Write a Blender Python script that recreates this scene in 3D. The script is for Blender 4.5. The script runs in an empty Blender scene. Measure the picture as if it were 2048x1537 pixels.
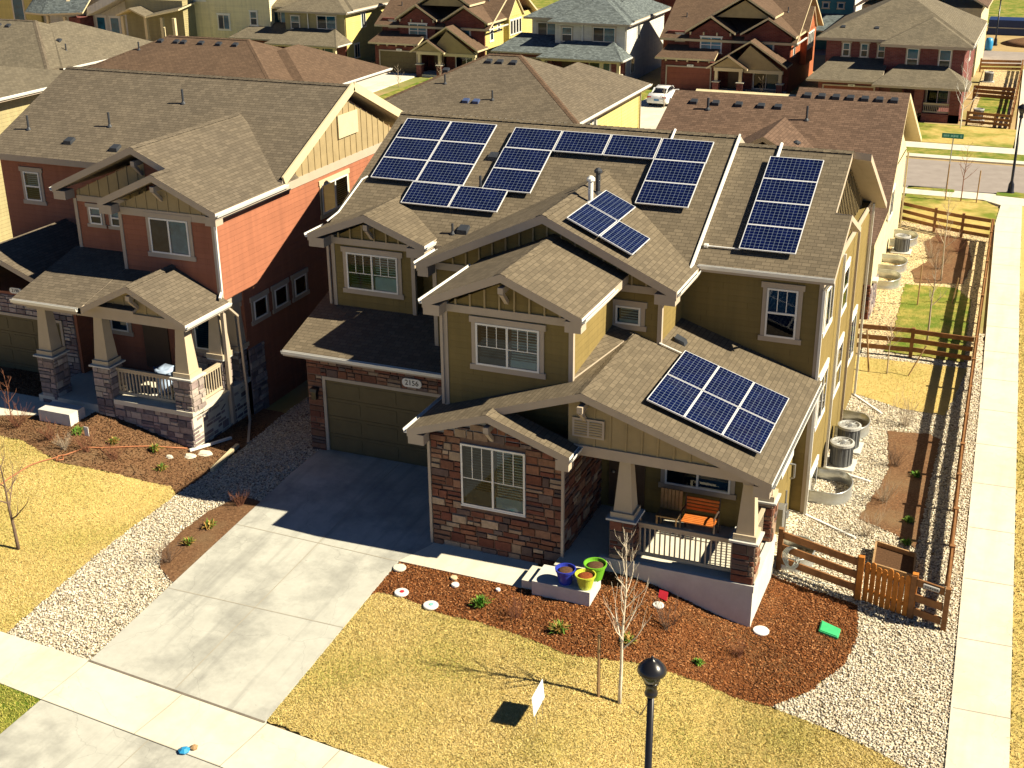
import bpy, bmesh, math, random
import numpy as np
from mathutils import Vector, Matrix
R = math.radians
random.seed(7)
scene = bpy.context.scene
COL = scene.collection
# ------------------------------------------------------------------ materials
M = {}
class NT:
    def __init__(s, name):
        m = bpy.data.materials.new(name); m.use_nodes = True
        s.m = m; s.t = m.node_tree; s.n = s.t.nodes; s.l = s.t.links
        s.b = s.n['Principled BSDF']; s.o = s.n['Material Output']
    def node(s, typ, **k):
        n = s.n.new(typ)
        for a, v in k.items():
            if a in n.inputs: n.inputs[a].default_value = v
            else: setattr(n, a, v)
        return n
    def link(s, a, b): s.l.new(a, b)
    def uv(s):
        return s.node('ShaderNodeUVMap').outputs['UV']
    def obj(s):
        return s.node('ShaderNodeTexCoord').outputs['Object']
    def noise(s, vec, scale, detail=4, rough=.6):
        n = s.node('ShaderNodeTexNoise'); n.inputs['Scale'].default_value = scale
        n.inputs['Detail'].default_value = detail; n.inputs['Roughness'].default_value = rough
        if vec is not None: s.link(vec, n.inputs['Vector'])
        return n.outputs['Fac']
    def ramp(s, fac, stops):
        n = s.node('ShaderNodeValToRGB'); e = n.color_ramp.elements
        while len(e) < len(stops): e.new(.5)
        for i, (p, c) in enumerate(stops):
            e[i].position = p; e[i].color = (*c, 1)
        s.link(fac, n.inputs['Fac']); return n.outputs['Color']
    def math(s, op, a, b=None, clamp=False):
        n = s.node('ShaderNodeMath', operation=op, use_clamp=clamp)
        for i, x in enumerate((a, b)):
            if x is None: continue
            if isinstance(x, (int, float)): n.inputs[i].default_value = x
            else: s.link(x, n.inputs[i])
        return n.outputs[0]
    def mix(s, fac, a, b, blend='MIX'):
        n = s.node('ShaderNodeMix', data_type='RGBA', blend_type=blend)
        for nm, x in (('Factor', fac), ('A', a), ('B', b)):
            i = [q for q in n.inputs if q.name == nm and (q.type == 'VALUE' if nm == 'Factor' else q.type == 'RGBA')][0]
            if isinstance(x, (int, float)): i.default_value = x
            elif isinstance(x, tuple): i.default_value = (*x, 1)
            else: s.link(x, i)
        return [q for q in n.outputs if q.type == 'RGBA'][0]
    def bump(s, h, strength=.5, dist=.02):
        n = s.node('ShaderNodeBump'); n.inputs['Strength'].default_value = strength
        n.inputs['Distance'].default_value = dist
        s.link(h, n.inputs['Height']); s.link(n.outputs['Normal'], s.b.inputs['Normal'])
    def color(s, c):
        if isinstance(c, tuple): s.b.inputs['Base Color'].default_value = (*c, 1)
        else: s.link(c, s.b.inputs['Base Color'])
    def rough(s, r, spec=.4, metal=0):
        s.b.inputs['Roughness'].default_value = r
        s.b.inputs['Specular IOR Level'].default_value = spec
        s.b.inputs['Metallic'].default_value = metal
def sc(c, k): return tuple(min(1, x * k) for x in c)
def plain(name, c, r=.6, spec=.4, metal=0, var=.12, nscale=3.0, bump=0, bscale=60):
    t = NT(name); v = t.obj()
    f = t.noise(v, nscale, 5)
    t.color(t.ramp(f, [(.25, sc(c, 1 - var)), (.75, sc(c, 1 + var))])); t.rough(r, spec, metal)
    if bump: t.bump(t.noise(v, bscale, 3), bump, .01)
    M[name] = t.m; return t.m
def siding(name, c, pitch=.17, var=.07):
    t = NT(name); u = t.uv()
    sep = t.node('ShaderNodeSeparateXYZ'); t.link(u, sep.inputs[0])
    fr = t.math('FRACT', t.math('DIVIDE', sep.outputs['Y'], pitch))
    f = t.noise(u, 1.3, 5)
    # every board takes the paint a little differently
    st = t.node('ShaderNodeCombineXYZ'); t.link(t.math('FLOOR', t.math('DIVIDE', sep.outputs['Y'], pitch)), st.inputs['Y'])
    t.link(t.math('FLOOR', t.math('DIVIDE', sep.outputs['X'], 3.66)), st.inputs['X'])
    wn = t.node('ShaderNodeTexWhiteNoise', noise_dimensions='2D'); t.link(st.outputs[0], wn.inputs['Vector'])
    col = t.ramp(t.math('ADD', t.math('MULTIPLY', f, .7), t.math('MULTIPLY', wn.outputs[0], .3)), [(.25, sc(c, 1 - var)), (.75, sc(c, 1 + var))])
    mp = t.node('ShaderNodeMapping'); mp.inputs['Scale'].default_value = (3.2, .22, 1); t.link(u, mp.inputs['Vector'])
    stk = t.ramp(t.noise(mp.outputs[0], 1.0, 5), [(.3, (.86, .86, .87)), (.7, (1.10, 1.09, 1.07))])
    jt = t.math('LESS_THAN', t.math('FRACT', t.math('ADD', t.math('DIVIDE', sep.outputs['X'], 3.66), t.math('MULTIPLY', wn.outputs[0], 7.0))), .0022)
    col = t.mix(1.0, t.mix(jt, col, sc(c, .45)), stk, 'MULTIPLY')
    t.color(col); t.rough(.75, .25)
    t.bump(t.math('SUBTRACT', 1.0, fr), .9, .022)
    M[name] = t.m
def shingle(name, c, var=.17):
    t = NT(name); u = t.uv()
    b = t.node('ShaderNodeTexBrick'); t.link(u, b.inputs['Vector'])
    b.offset = .37; b.offset_frequency = 2; b.squash = 1.0
    for k, v in (('Scale', 1.0), ('Mortar Size', .011), ('Mortar Smooth', .4), ('Bias', 0.0), ('Brick Width', .24), ('Row Height', .135)):
        b.inputs[k].default_value = v
    b.inputs['Color1'].default_value = (*sc(c, 1 - var), 1); b.inputs['Color2'].default_value = (*sc(c, 1 + var), 1)
    b.inputs['Mortar'].default_value = (*sc(c, .60), 1)
    w = t.noise(u, .5, 4); g = t.noise(u, 45, 2)
    k = t.ramp(t.math('ADD', t.math('MULTIPLY', w, .6), t.math('MULTIPLY', g, .4)), [(.3, (.82, .82, .84)), (.72, (1.16, 1.14, 1.11))])
    t.color(t.mix(1.0, b.outputs['Color'], k, 'MULTIPLY')); t.rough(.92, .15)
    sep = t.node('ShaderNodeSeparateXYZ'); t.link(u, sep.inputs[0])
    fr = t.math('FRACT', t.math('DIVIDE', sep.outputs['Y'], .135))
    t.bump(t.math('ADD', t.math('SUBTRACT', 1.0, fr), t.math('MULTIPLY', g, .5)), .8, .012)
    M[name] = t.m
def bricks(name, c1, c2, mortar, w=.3, h=.1):
    t = NT(name); u = t.uv()
    b = t.node('ShaderNodeTexBrick'); t.link(u, b.inputs['Vector'])
    for k, v in (('Scale', 1.0), ('Mortar Size', .008), ('Brick Width', w), ('Row Height', h)): b.inputs[k].default_value = v
    b.inputs['Color1'].default_value = (*c1, 1); b.inputs['Color2'].default_value = (*c2, 1); b.inputs['Mortar'].default_value = (*mortar, 1)
    k = t.ramp(t.noise(u, 1.2, 5), [(.3, (.8, .8, .8)), (.7, (1.2, 1.2, 1.2))])
    t.color(t.mix(1.0, b.outputs['Color'], k, 'MULTIPLY')); t.rough(.9, .2)
    t.bump(b.outputs['Fac'], -.5, .01); M[name] = t.m
def attr(name, r=.9, spec=.2, amt=.25, nscale=9, bump=.4):
    t = NT(name); a = t.node('ShaderNodeAttribute', attribute_name='Col'); v = t.obj()
    k = t.ramp(t.noise(v, nscale, 5), [(.25, (1 - amt,) * 3), (.75, (1 + amt,) * 3)])
    t.color(t.mix(1.0, a.outputs['Color'], k, 'MULTIPLY')); t.rough(r, spec)
    if bump: t.bump(t.noise(v, 30, 4), bump, .012)
    M[name] = t.m

shingle('shingle_brown', (0.158, 0.130, 0.091)); shingle('shingle_tan', (0.145, 0.121, 0.090)); shingle('shingle_red', (0.132, 0.088, 0.060), .14)
shingle('shingle_grey', (0.167, 0.145, 0.106)); shingle('shingle_blue', (0.132, 0.158, 0.163), .35); shingle('shingle_dark', (0.141, 0.092, 0.066), .22)
siding('siding_olive', (0.225, 0.167, 0.058)); siding('siding_red', (0.347, 0.135, 0.077)); siding('siding_cream', (.66, .58, .36))
siding('siding_khaki_sunlit', (.80, .73, .47)); siding('siding_yellow', (.62, .52, .19)); siding('siding_khaki', (0.374, 0.323, 0.170)); siding('siding_white', (.66, .64, .58)); siding('siding_teal', (.07, .25, .28))  # first one is the khaki siding with sunlight put into its colour
siding('siding_brickred', (.40, .13, .06))
plain('board', (0.360, 0.279, 0.149), .75, .25); plain('trim', (.46, .385, .30), .7, .3, var=.06); plain('white', (.80, .79, .74), .45, .4, var=.04)
plain('trim_cream', (.62, .52, .33), .7, .3, var=.06); plain('column', (.52, .43, .30), .7, .3, var=.06)
plain('garage_olive', (0.140, 0.108, 0.050), .6, .3); plain('garage_red', (.24, .07, .04), .6, .3); plain('door_dark', (.10, .06, .035), .5)
bricks('brick_dark', (.12, .030, .024), (.19, .052, .038), (.15, .10, .09)); bricks('brick_mauve', (.15, .044, .042), (.22, .072, .062), (.17, .12, .11))
bricks('block_grey', (.42, .40, .36), (.5, .48, .43), (.32, .3, .27), .4, .2)
attr('stone', .88, .25, .28, 9, .6); attr('mortar', .95, .1)
attr('grass_blade', .8, .2, .1, 3, 0); attr('pebble', .8, .3, .2, 20, .2); attr('chip', .9, .15, .2, 20, 0); attr('leaf', .75, .25, .2, 14, 0)
plain('metal_grey', (.35, .36, .37), .4, .5, .7); plain('black_metal', (.012, .012, .015), .28, .5, 0, .1); plain('vent_dark', (.035, .04, .05), .5, .5)
plain('vent_blue', (.06, .09, .2), .5, .5); plain('galv', (.52, .55, .56), .35, .5, .75, .15, 4); plain('ac_dark', (.13, .135, .14), .5)
plain('ac_light', (.40, .40, .385), .5); plain('wood_fence', (.26, .125, .05), .85, .2, 0, .3, 5, .3, 40); plain('wood_orange', (.52, .19, .03), .7, .3, 0, .3, 5, .3, 40)
plain('wood_tan', (.38, .24, .12), .8, .2, 0, .25, 6); plain('wood_bright', (.55, .16, .03), .6, .3, 0, .2, 8)
plain('bark_birch', (.66, .58, .46), .8, .2, 0, .25, 12); plain('bark_pale', (.42, .34, .25), .85, .2, 0, .25, 12); plain('bark_dark', (.16, .11, .08), .9, .15, 0, .25, 12); plain('twig_red', (.23, .10, .06), .9, .15)
plain('pot_blue', (.03, .05, .42), .3, .5); plain('pot_lime', (.55, .62, .06), .35, .5); plain('pot_green', (.16, .46, .03), .35, .5)
plain('soil', (.10, .055, .03), .95, .1, 0, .4, 20, .8, 30); plain('rim_soil', (.22, .06, .02), .95, .1, 0, .5, 25, .8, 30)
plain('lid_green', (.06, .52, .2), .5, .4); plain('red_plastic', (.6, .03, .05), .4, .5); plain('disc_white', (.76, .75, .72), .5, .4); plain('hose', (.42, .16, .07), .6)
plain('hose_pale', (.62, .66, .58), .5); plain('blue_plastic', (.03, .28, .55), .4, .5); plain('container_blue', (.015, .035, .12), .5, .4)
plain('sign_white', (.86, .86, .84), .5, .3, 0, .02); plain('ink', (.015, .015, .02), .5); plain('street_green', (0.0, .22, .17), .4, .4, 0, .05); plain('street_text', (.25, .62, .55), .4)
plain('car_paint', (.80, .81, .82), .18, .6, 0, .02); plain('tyre', (.015, .015, .016), .8); plain('car_glass', (.01, .012, .02), .06, .6); plain('plate_blue', (.05, .2, .45), .5); plain('tail_red', (.45, .01, .02), .3)
plain('fabric_dark', (.05, .04, .05), .9, .1); plain('bag_blue', (.35, .45, .62), .6, .3); plain('cream_cloth', (.75, .72, .66), .8, .2); plain('iron', (.07, .05, .04), .5)
plain('curtain_sky_reflect', (.34, .52, .58), .7, .3, 0, .4, 2.0); plain('inside_sky_reflect', (.10, .36, .50), .6, .3, 0, .5, 1.5); plain('inside', (.02, .05, .085), .9, .1, 0, .4, 2.5); plain('blind', (.50, .54, .53), .7, .3)  # blue and cyan of the room backings imitate sky reflected in the panes
# concrete and ground sheets
def ground_mat(name, stops, scale, detail=6, rough=.9, bump=.3, bscale=25, second=None):
    t = NT(name); v = t.obj()
    c = t.ramp(t.noise(v, scale, detail, .65), stops)
    if second:
        c2, s2, lo, hi = second
        f = t.ramp(t.noise(v, s2, 4, .55), [(lo, (0, 0, 0)), (hi, (1, 1, 1))])
        c = t.mix(f, c, c2)
    t.color(c); t.rough(rough, .2)
    if bump: t.bump(t.noise(v, bscale, 4, .7), bump, .02)
    M[name] = t.m
ground_mat('concrete_block', [(.3, (.55, .54, .50)), (.7, (.66, .65, .60))], 3, 6, .85, .2, 40)
ground_mat('joint', [(.3, (.34, .31, .25)), (.7, (.42, .39, .32))], 5)
ground_mat('joint_dark', [(.3, (.14, .12, .10)), (.7, (.22, .19, .15))], 5)
ground_mat('asphalt', [(.3, (.27, .235, .215)), (.7, (.34, .30, .275))], 1.2, 8, .9, .2, 80)
ground_mat('dirt', [(.3, (.34, .24, .11)), (.7, (.46, .34, .17))], .6, 8, .95, .4, 10, ((.2, .22, .06), .12, .5, .7))
ground_mat('lawn_dry', [(.25, (.47, .335, .10)), (.75, (.66, .50, .19))], 9, 8, .95, .6, 40, ((.30, .28, .06), .40, .55, .85))
ground_mat('lawn_green', [(.3, (.10, .16, .015)), (.7, (.42, .33, .09))], 3, 8, .95, .6, 40, ((.10, .17, .015), .9, .45, .65))
ground_mat('lawn_mixed', [(.3, (.40, .30, .08)), (.7, (.60, .46, .16))], 4, 8, .95, .6, 40, ((.17, .21, .025), .35, .48, .62))
ground_mat('mulch_red', [(.3, (.08, .03, .011)), (.55, (.19, .07, .023)), (.75, (.29, .125, .045))], 14, 8, .95, .9, 30, ((.15, .075, .03), .7, .5, .75))
ground_mat('mulch_brown', [(.3, (.085, .045, .022)), (.55, (.19, .10, .05)), (.75, (.31, .19, .10))], 14, 8, .95, .9, 30, ((.20, .13, .07), .8, .5, .75))
def concrete_mat(name, stops, dark, amt):
    t = NT(name); v = t.obj()
    c = t.ramp(t.noise(v, 2.2, 9, .7), stops)
    f = t.ramp(t.noise(v, .42, 7, .68), [(.47, (0, 0, 0)), (.72, (1, 1, 1))]); c = t.mix(t.math('MULTIPLY', f, amt), c, dark)
    mp = t.node('ShaderNodeMapping'); mp.inputs['Scale'].default_value = (2.6, .16, 1); t.link(v, mp.inputs['Vector'])
    f = t.ramp(t.noise(mp.outputs[0], 1.0, 6, .6), [(.5, (0, 0, 0)), (.8, (1, 1, 1))]); c = t.mix(t.math('MULTIPLY', f, amt * .8), c, dark)
    wv = t.node('ShaderNodeVectorMath', operation='ADD'); nz = t.node('ShaderNodeTexNoise'); nz.inputs['Scale'].default_value = 1.1; nz.inputs['Detail'].default_value = 6; t.link(v, nz.inputs['Vector']); t.link(nz.outputs['Color'], wv.inputs[1]); t.link(v, wv.inputs[0])
    vo = t.node('ShaderNodeTexVoronoi', feature='DISTANCE_TO_EDGE'); vo.inputs['Scale'].default_value = .33; t.link(wv.outputs[0], vo.inputs['Vector'])
    c = t.mix(t.math('MULTIPLY', t.math('LESS_THAN', vo.outputs['Distance'], .0028), .2), c, sc(dark, .6))
    sp = t.ramp(t.noise(v, 9, 3, .5), [(.71, (0, 0, 0)), (.76, (1, 1, 1))]); c = t.mix(t.math('MULTIPLY', sp, .35), c, sc(dark, .8))
    t.color(c); t.rough(.85, .2); t.bump(t.noise(v, 60, 4, .7), .15, .02); M[name] = t.m
concrete_mat('concrete', [(.3, (.44, .44, .395)), (.7, (.54, .54, .485))], (.21, .21, .195), .9)
concrete_mat('concrete_warm', [(.3, (.65, .615, .50)), (.7, (.74, .70, .575))], (.48, .44, .35), .6)
def gravel_mat(name, cols):
    t = NT(name); v = t.obj()
    vo = t.node('ShaderNodeTexVoronoi', feature='F1'); vo.inputs['Scale'].default_value = 15; t.link(v, vo.inputs['Vector'])
    sepc = t.node('ShaderNodeSeparateColor'); t.link(vo.outputs['Color'], sepc.inputs[0])
    c = t.ramp(sepc.outputs[0], [(i / (len(cols) - 1), x) for i, x in enumerate(cols)])
    c = t.mix(t.ramp(vo.outputs['Distance'], [(.45, (0, 0, 0)), (.75, (1, 1, 1))]), c, (.13, .10, .06))
    t.color(c); t.rough(.85, .25)
    t.bump(vo.outputs['Distance'], -1.0, .05); M[name] = t.m
gravel_mat('gravel', [(.46, .39, .27), (.74, .65, .48), (.58, .51, .39), (.82, .75, .59)])
gravel_mat('gravel_tan', [(.50, .37, .19), (.74, .57, .31), (.62, .47, .25), (.82, .67, .42)])
# glass for windows, and solar cells
t = NT('glass'); fr = t.node('ShaderNodeFresnel'); fr.inputs['IOR'].default_value = 1.6
tr = t.node('ShaderNodeBsdfTransparent'); tr.inputs[0].default_value = (.55, .76, .84, 1)
gl = t.node('ShaderNodeBsdfGlossy'); gl.inputs['Roughness'].default_value = .03
mx = t.node('ShaderNodeMixShader'); t.link(fr.outputs[0], mx.inputs[0]); t.link(tr.outputs[0], mx.inputs[1]); t.link(gl.outputs[0], mx.inputs[2])
t.link(mx.outputs[0], t.o.inputs['Surface']); M['glass'] = t.m
def glass_like(name, tint, ior):
    t = NT(name); fr = t.node('ShaderNodeFresnel'); fr.inputs['IOR'].default_value = ior
    tr = t.node('ShaderNodeBsdfTransparent'); tr.inputs[0].default_value = (*tint, 1)
    gl = t.node('ShaderNodeBsdfGlossy'); gl.inputs['Roughness'].default_value = .03
    mx = t.node('ShaderNodeMixShader'); t.link(fr.outputs[0], mx.inputs[0]); t.link(tr.outputs[0], mx.inputs[1]); t.link(gl.outputs[0], mx.inputs[2])
    t.link(mx.outputs[0], t.o.inputs['Surface']); M[name] = t.m
glass_like('glass_screen', (.20, .28, .33), 1.5)
t = NT('solar_cell'); u = t.uv(); sep = t.node('ShaderNodeSeparateXYZ'); t.link(u, sep.inputs[0])
fu = t.math('FRACT', t.math('DIVIDE', sep.outputs['X'], .1267)); fv = t.math('FRACT', t.math('DIVIDE', sep.outputs['Y'], .1215))
du = t.math('ABSOLUTE', t.math('SUBTRACT', fu, .5)); dv = t.math('ABSOLUTE', t.math('SUBTRACT', fv, .5))
ln = t.math('MAXIMUM', t.math('GREATER_THAN', t.math('MAXIMUM', du, dv), .472), t.math('GREATER_THAN', t.math('ADD', du, dv), .885))
cb = t.ramp(t.noise(t.obj(), 2, 3), [(.3, (.0015, .0035, .028)), (.7, (.003, .007, .055))])
t.color(t.mix(ln, cb, (.16, .21, .28))); t.rough(.07, .16); M['solar_cell'] = t.m
plain('solar_frame', (.82, .84, .86), .4, .5, .2, .03); plain('solar_back', (.02, .02, .022), .7)

# ------------------------------------------------------------------ mesh builder
def tag(o, label=None, cat=None, group=None, kind=None):
    if label: o['label'] = label
    if cat: o['category'] = cat
    if group: o['group'] = group
    if kind: o['kind'] = kind
    return o
def empty(name, loc, label, cat, group=None, rz=0):
    o = bpy.data.objects.new(name, None); COL.objects.link(o)
    o.location = loc; o.rotation_euler.z = rz; o.empty_display_size = .3
    return tag(o, label, cat, group)
ROOT = {}
def root_loc(p):
    while p.parent: p = p.parent
    return ROOT.get(p.name, Vector((0, 0, 0)))
class MB:
    def __init__(s): s.v = []; s.f = []; s.m = []; s.c = []; s.col = None
    def poly(s, pts, m=0, col=None):
        i = len(s.v); s.v += [tuple(p) for p in pts]; s.f.append(tuple(range(i, i + len(pts)))); s.m.append(m); s.c.append(col)
    def faces(s, verts, faces, m=0, col=None):
        i = len(s.v); s.v += [tuple(p) for p in verts]
        for f in faces: s.f.append(tuple(i + k for k in f)); s.m.append(m); s.c.append(col)
    def box(s, x0, x1, y0, y1, z0, z1, m=0, col=None):
        V = [(x, y, z) for z in (z0, z1) for y in (y0, y1) for x in (x0, x1)]
        s.faces(V, [(0, 2, 3, 1), (4, 5, 7, 6), (0, 1, 5, 4), (2, 6, 7, 3), (0, 4, 6, 2), (1, 3, 7, 5)], m, col); return s
    def prism(s, pts, vec, mt=0, ms=None, mb=None):
        ms = mt if ms is None else ms; mb = ms if mb is None else mb
        n = len(pts); a = [Vector(p) for p in pts]; b = [p + Vector(vec) for p in a]
        i = len(s.v); s.v += [tuple(p) for p in a + b]
        s.f.append(tuple(range(i, i + n))); s.m.append(mt); s.c.append(None)
        s.f.append(tuple(range(i + 2 * n - 1, i + n - 1, -1))); s.m.append(mb); s.c.append(None)
        for k in range(n):
            j = (k + 1) % n; s.f.append((i + k, i + n + k, i + n + j, i + j)); s.m.append(ms); s.c.append(None)
        return s
    def beam(s, a, b, w, h, m=0, col=None):            # square bar between two points, h along z-ish
        a, b = Vector(a), Vector(b); d = (b - a).normalized()
        u = d.cross(Vector((0, 0, 1)));
        if u.length < 1e-3: u = Vector((1, 0, 0))
        u.normalize(); w_ = u * w / 2; v = u.cross(d).normalized() * h / 2
        P = [p + x for p in (a, b) for x in (-w_ - v, w_ - v, w_ + v, -w_ + v)]
        s.faces(P, [(3, 2, 1, 0), (4, 5, 6, 7), (0, 1, 5, 4), (1, 2, 6, 5), (2, 3, 7, 6), (3, 0, 4, 7)], m, col); return s
    def tube(s, path, rad, n=6, m=0, col=None, cap=True):
        path = [Vector(p) for p in path]; k = len(path)
        if not hasattr(rad, '__len__'): rad = [rad] * k
        V = []
        for i, p in enumerate(path):
            d = (path[min(i + 1, k - 1)] - path[max(i - 1, 0)]).normalized()
            u = d.cross(Vector((.13, .27, 1)));
            if u.length < .05: u = d.cross(Vector((1, 0, 0)))
            u.normalize(); w = d.cross(u)
            V += [p + (u * math.cos(a) + w * math.sin(a)) * rad[i] for a in [2 * math.pi * j / n for j in range(n)]]
        F = [(i * n + j, i * n + (j + 1) % n, (i + 1) * n + (j + 1) % n, (i + 1) * n + j) for i in range(k - 1) for j in range(n)]
        if cap: F += [tuple(range(n - 1, -1, -1)), tuple((k - 1) * n + j for j in range(n))]
        s.faces(V, F, m, col); return s
    def lathe(s, prof, c=(0, 0, 0), n=20, m=0, col=None, cap=True):
        V = [(c[0] + r * math.cos(2 * math.pi * j / n), c[1] + r * math.sin(2 * math.pi * j / n), c[2] + z) for r, z in prof for j in range(n)]
        k = len(prof)
        F = [(i * n + j, i * n + (j + 1) % n, (i + 1) * n + (j + 1) % n, (i + 1) * n + j) for i in range(k - 1) for j in range(n)]
        if cap: F += [tuple(range(n - 1, -1, -1)), tuple((k - 1) * n + j for j in range(n))]
        s.faces(V, F, m, col); return s
    def build(s, name, mats, parent=None, smooth=False, recalc=True):
        if isinstance(mats, str): mats = [mats]
        off = root_loc(parent) if parent else Vector((0, 0, 0))
        V = np.array(s.v, dtype=np.float64) - np.array(off)
        me = bpy.data.meshes.new(name); me.from_pydata(V.tolist(), [], s.f)
        for k in mats: me.materials.append(M[k])
        me.polygons.foreach_set('material_index', s.m)
        if recalc:
            bm = bmesh.new(); bm.from_mesh(me); bmesh.ops.recalc_face_normals(bm, faces=bm.faces); bm.to_mesh(me); bm.free()
        if any(c is not None for c in s.c):
            a = me.color_attributes.new('Col', 'FLOAT_COLOR', 'CORNER')
            tot = np.array([len(f) for f in s.f]); cc = np.array([c if c else (.3, .3, .3) for c in s.c])
            arr = np.ones((tot.sum(), 4)); arr[:, :3] = np.repeat(cc, tot, axis=0); a.data.foreach_set('color', arr.ravel())
        uv = me.uv_layers.new(name='UVMap'); co = np.array([v.co[:] for v in me.vertices]) + np.array(off)
        arr = np.zeros((len(me.loops), 2))
        for p in me.polygons:
            n = p.normal; h = Vector((-n.y, n.x, 0))
            if h.length < 1e-3: uu, vv = Vector((1, 0, 0)), Vector((0, 1, 0))
            else: uu = h.normalized(); vv = n.cross(uu)
            P = co[list(p.vertices)]
            arr[p.loop_start:p.loop_start + p.loop_total, 0] = P @ np.array(uu); arr[p.loop_start:p.loop_start + p.loop_total, 1] = P @ np.array(vv)
        uv.data.foreach_set('uv', arr.ravel())
        if smooth: me.polygons.foreach_set('use_smooth', [True] * len(me.polygons))
        o = bpy.data.objects.new(name, me); COL.objects.link(o)
        if parent: o.parent = parent
        return o
def house(name, loc, label, cat='house', group=None):
    o = empty(name, loc, label, cat, group); ROOT[o.name] = Vector(loc); return o
thing = house
def copy_tree(o, parent=None):
    c = o.copy(); COL.objects.link(c)
    if parent: c.parent = parent
    for ch in list(o.children): copy_tree(ch, c)
    return c

# ------------------------------------------------------------------ terrain
def ss(t): t = min(max(t, 0), 1); return t * t * (3 - 2 * t)
def hz(x, y):
    a = ss((x - 5.0) / 3.8); b = min(max((2 - y) / 10, 0), 1)
    z = -.9 * (1 - (1 - a) * (1 - .62 * b))
    z -= .2 * math.exp(-((x + 8.2) / 1.6) ** 2) * ss((y + 4) / 5)
    z += .62 * ss((-8.6 - x) / 4.6) * ss((y + 6) / 7)
    t = ss((y - 14) / 9); return z * (1 - t) - .9 * t
def axis(lo, a, b, hi, fine, ratio=1.35):
    L = list(np.arange(a, b + 1e-6, fine)); s = fine
    while L[-1] < hi: s *= ratio; L.append(min(hi, L[-1] + s))
    s = fine
    while L[0] > lo: s *= ratio; L.insert(0, max(lo, L[0] - s))
    return L
xs, ys = axis(-300, -26, 20, 260, .5), axis(-70, -14, 24, 560, .5)
mb = MB(); nx = len(xs)
V = [(x, y, hz(x, y) - .03) for y in ys for x in xs]
mb.faces(V, [(j * nx + i, j * nx + i + 1, (j + 1) * nx + i + 1, (j + 1) * nx + i) for j in range(len(ys) - 1) for i in range(nx - 1)])
tag(mb.build('ground', 'dirt', recalc=False), 'tan earth with thin dry grass that stretches to the far field', 'ground', kind='structure')
def sheet(name, pts, mat, off, label, cat, thick=0, kind='structure', fine=.5):
    if mat.startswith(('lawn', 'mulch', 'gravel')) and min(p[1] for p in pts) < 40:
        rr = random.Random(len(pts) + int(pts[0][0] * 10)); q = []
        for (xa, ya), (xb, yb) in zip(pts, pts[1:] + pts[:1]):
            n = max(1, min(160, int(math.hypot(xb - xa, yb - ya) / .16))); j = min(.045, math.hypot(xb - xa, yb - ya) / n * .3)
            q += [(xa + (xb - xa) * i / n + (rr.uniform(-j, j) if i else 0), ya + (yb - ya) * i / n + (rr.uniform(-j, j) if i else 0)) for i in range(n)]
        pts = q
    bm = bmesh.new(); vs = [bm.verts.new((x, y, 0)) for x, y in pts]; bm.faces.new(vs)
    X = [p[0] for p in pts]; Y = [p[1] for p in pts]
    if min(Y) < 24:
        for ax, lo, hi in ((0, min(X), max(X)), (1, min(Y), min(24, max(Y)))):
            q = math.ceil(lo / fine) * fine
            while q < hi:
                g = bm.verts[:] + bm.edges[:] + bm.faces[:]
                bmesh.ops.bisect_plane(bm, geom=g, plane_co=(q, 0, 0) if ax == 0 else (0, q, 0), plane_no=(1, 0, 0) if ax == 0 else (0, 1, 0)); q += fine
    if thick:
        r = bmesh.ops.extrude_face_region(bm, geom=bm.faces[:])
        dn = {v for v in r['geom'] if isinstance(v, bmesh.types.BMVert)}
        for v in bm.verts: v.co.z = hz(v.co.x, v.co.y) + off - (0 if v in dn else thick)
    else:
        for v in bm.verts: v.co.z = hz(v.co.x, v.co.y) + off
    bmesh.ops.recalc_face_normals(bm, faces=bm.faces[:])
    if not thick:
        for f in bm.faces:
            if f.normal.z < 0: f.normal_flip()
    me = bpy.data.meshes.new(name); bm.to_mesh(me); bm.free(); me.materials.append(M[mat])
    o = bpy.data.objects.new(name, me); COL.objects.link(o)
    return tag(o, label, cat, kind=kind)
SW_FAR = [(-26, -5.5), (-8.2, -7.11), (-5.37, -7.27), (-.35, -7.71), (2.7, -7.99), (14.5, -9.1)]
SW_NEAR = [(14.6, -10.75), (-.45, -9.25), (-2.33, -9.09), (-5.44, -8.82), (-6.74, -8.69), (-26, -7.0)]
LAWN_EDGE = [(-.51, -2.79), (-.35, -2.53), (.26, -2.5), (1.34, -2.77), (1.77, -2.82), (2.43, -2.8), (3.6, -2.94), (4.99, -3.25), (5.61, -3.1), (6.5, -2.71), (7.2, -2.53), (7.94, -2.43), (8.85, -2.62), (9.51, -2.63)]
GR_EDGE = [(10.67, -2.9), (11.79, -3.27), (12.54, -3.61), (13.36, -4.3)]
RLAWN = [(-.37, -7.6)] + LAWN_EDGE + GR_EDGE + [(13.5, -9.0), (2.7, -7.97)]
LLAWN = [(-25, -5.6), (-8.0, -7.1), (-8.18, -3.9), (-8.26, .03), (-8.69, .38), (-10.2, .02), (-12.01, -.49), (-13.77, .07), (-14.63, .08), (-25, .4)]
RMULCH = [(-.44, -1.12), (2.95, -1.14), (3.3, -.4), (4.4, .4), (8.2, .45), (8.3, 2.94), (8.57, 2.93), (10.72, 2.3), (10.91, .9), (10.81, -.36), (10.24, -1.73), (9.57, -2.59)] + LAWN_EDGE[::-1]
LMULCH = [(-25, .4), (-14.63, .08), (-13.77, .07), (-12.01, -.49), (-10.2, .02), (-8.69, .38), (-8.26, .03), (-8.07, 1.99), (-8.1, 3.2), (-8.3, 6), (-9.6, 6), (-25, 6)]
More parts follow.
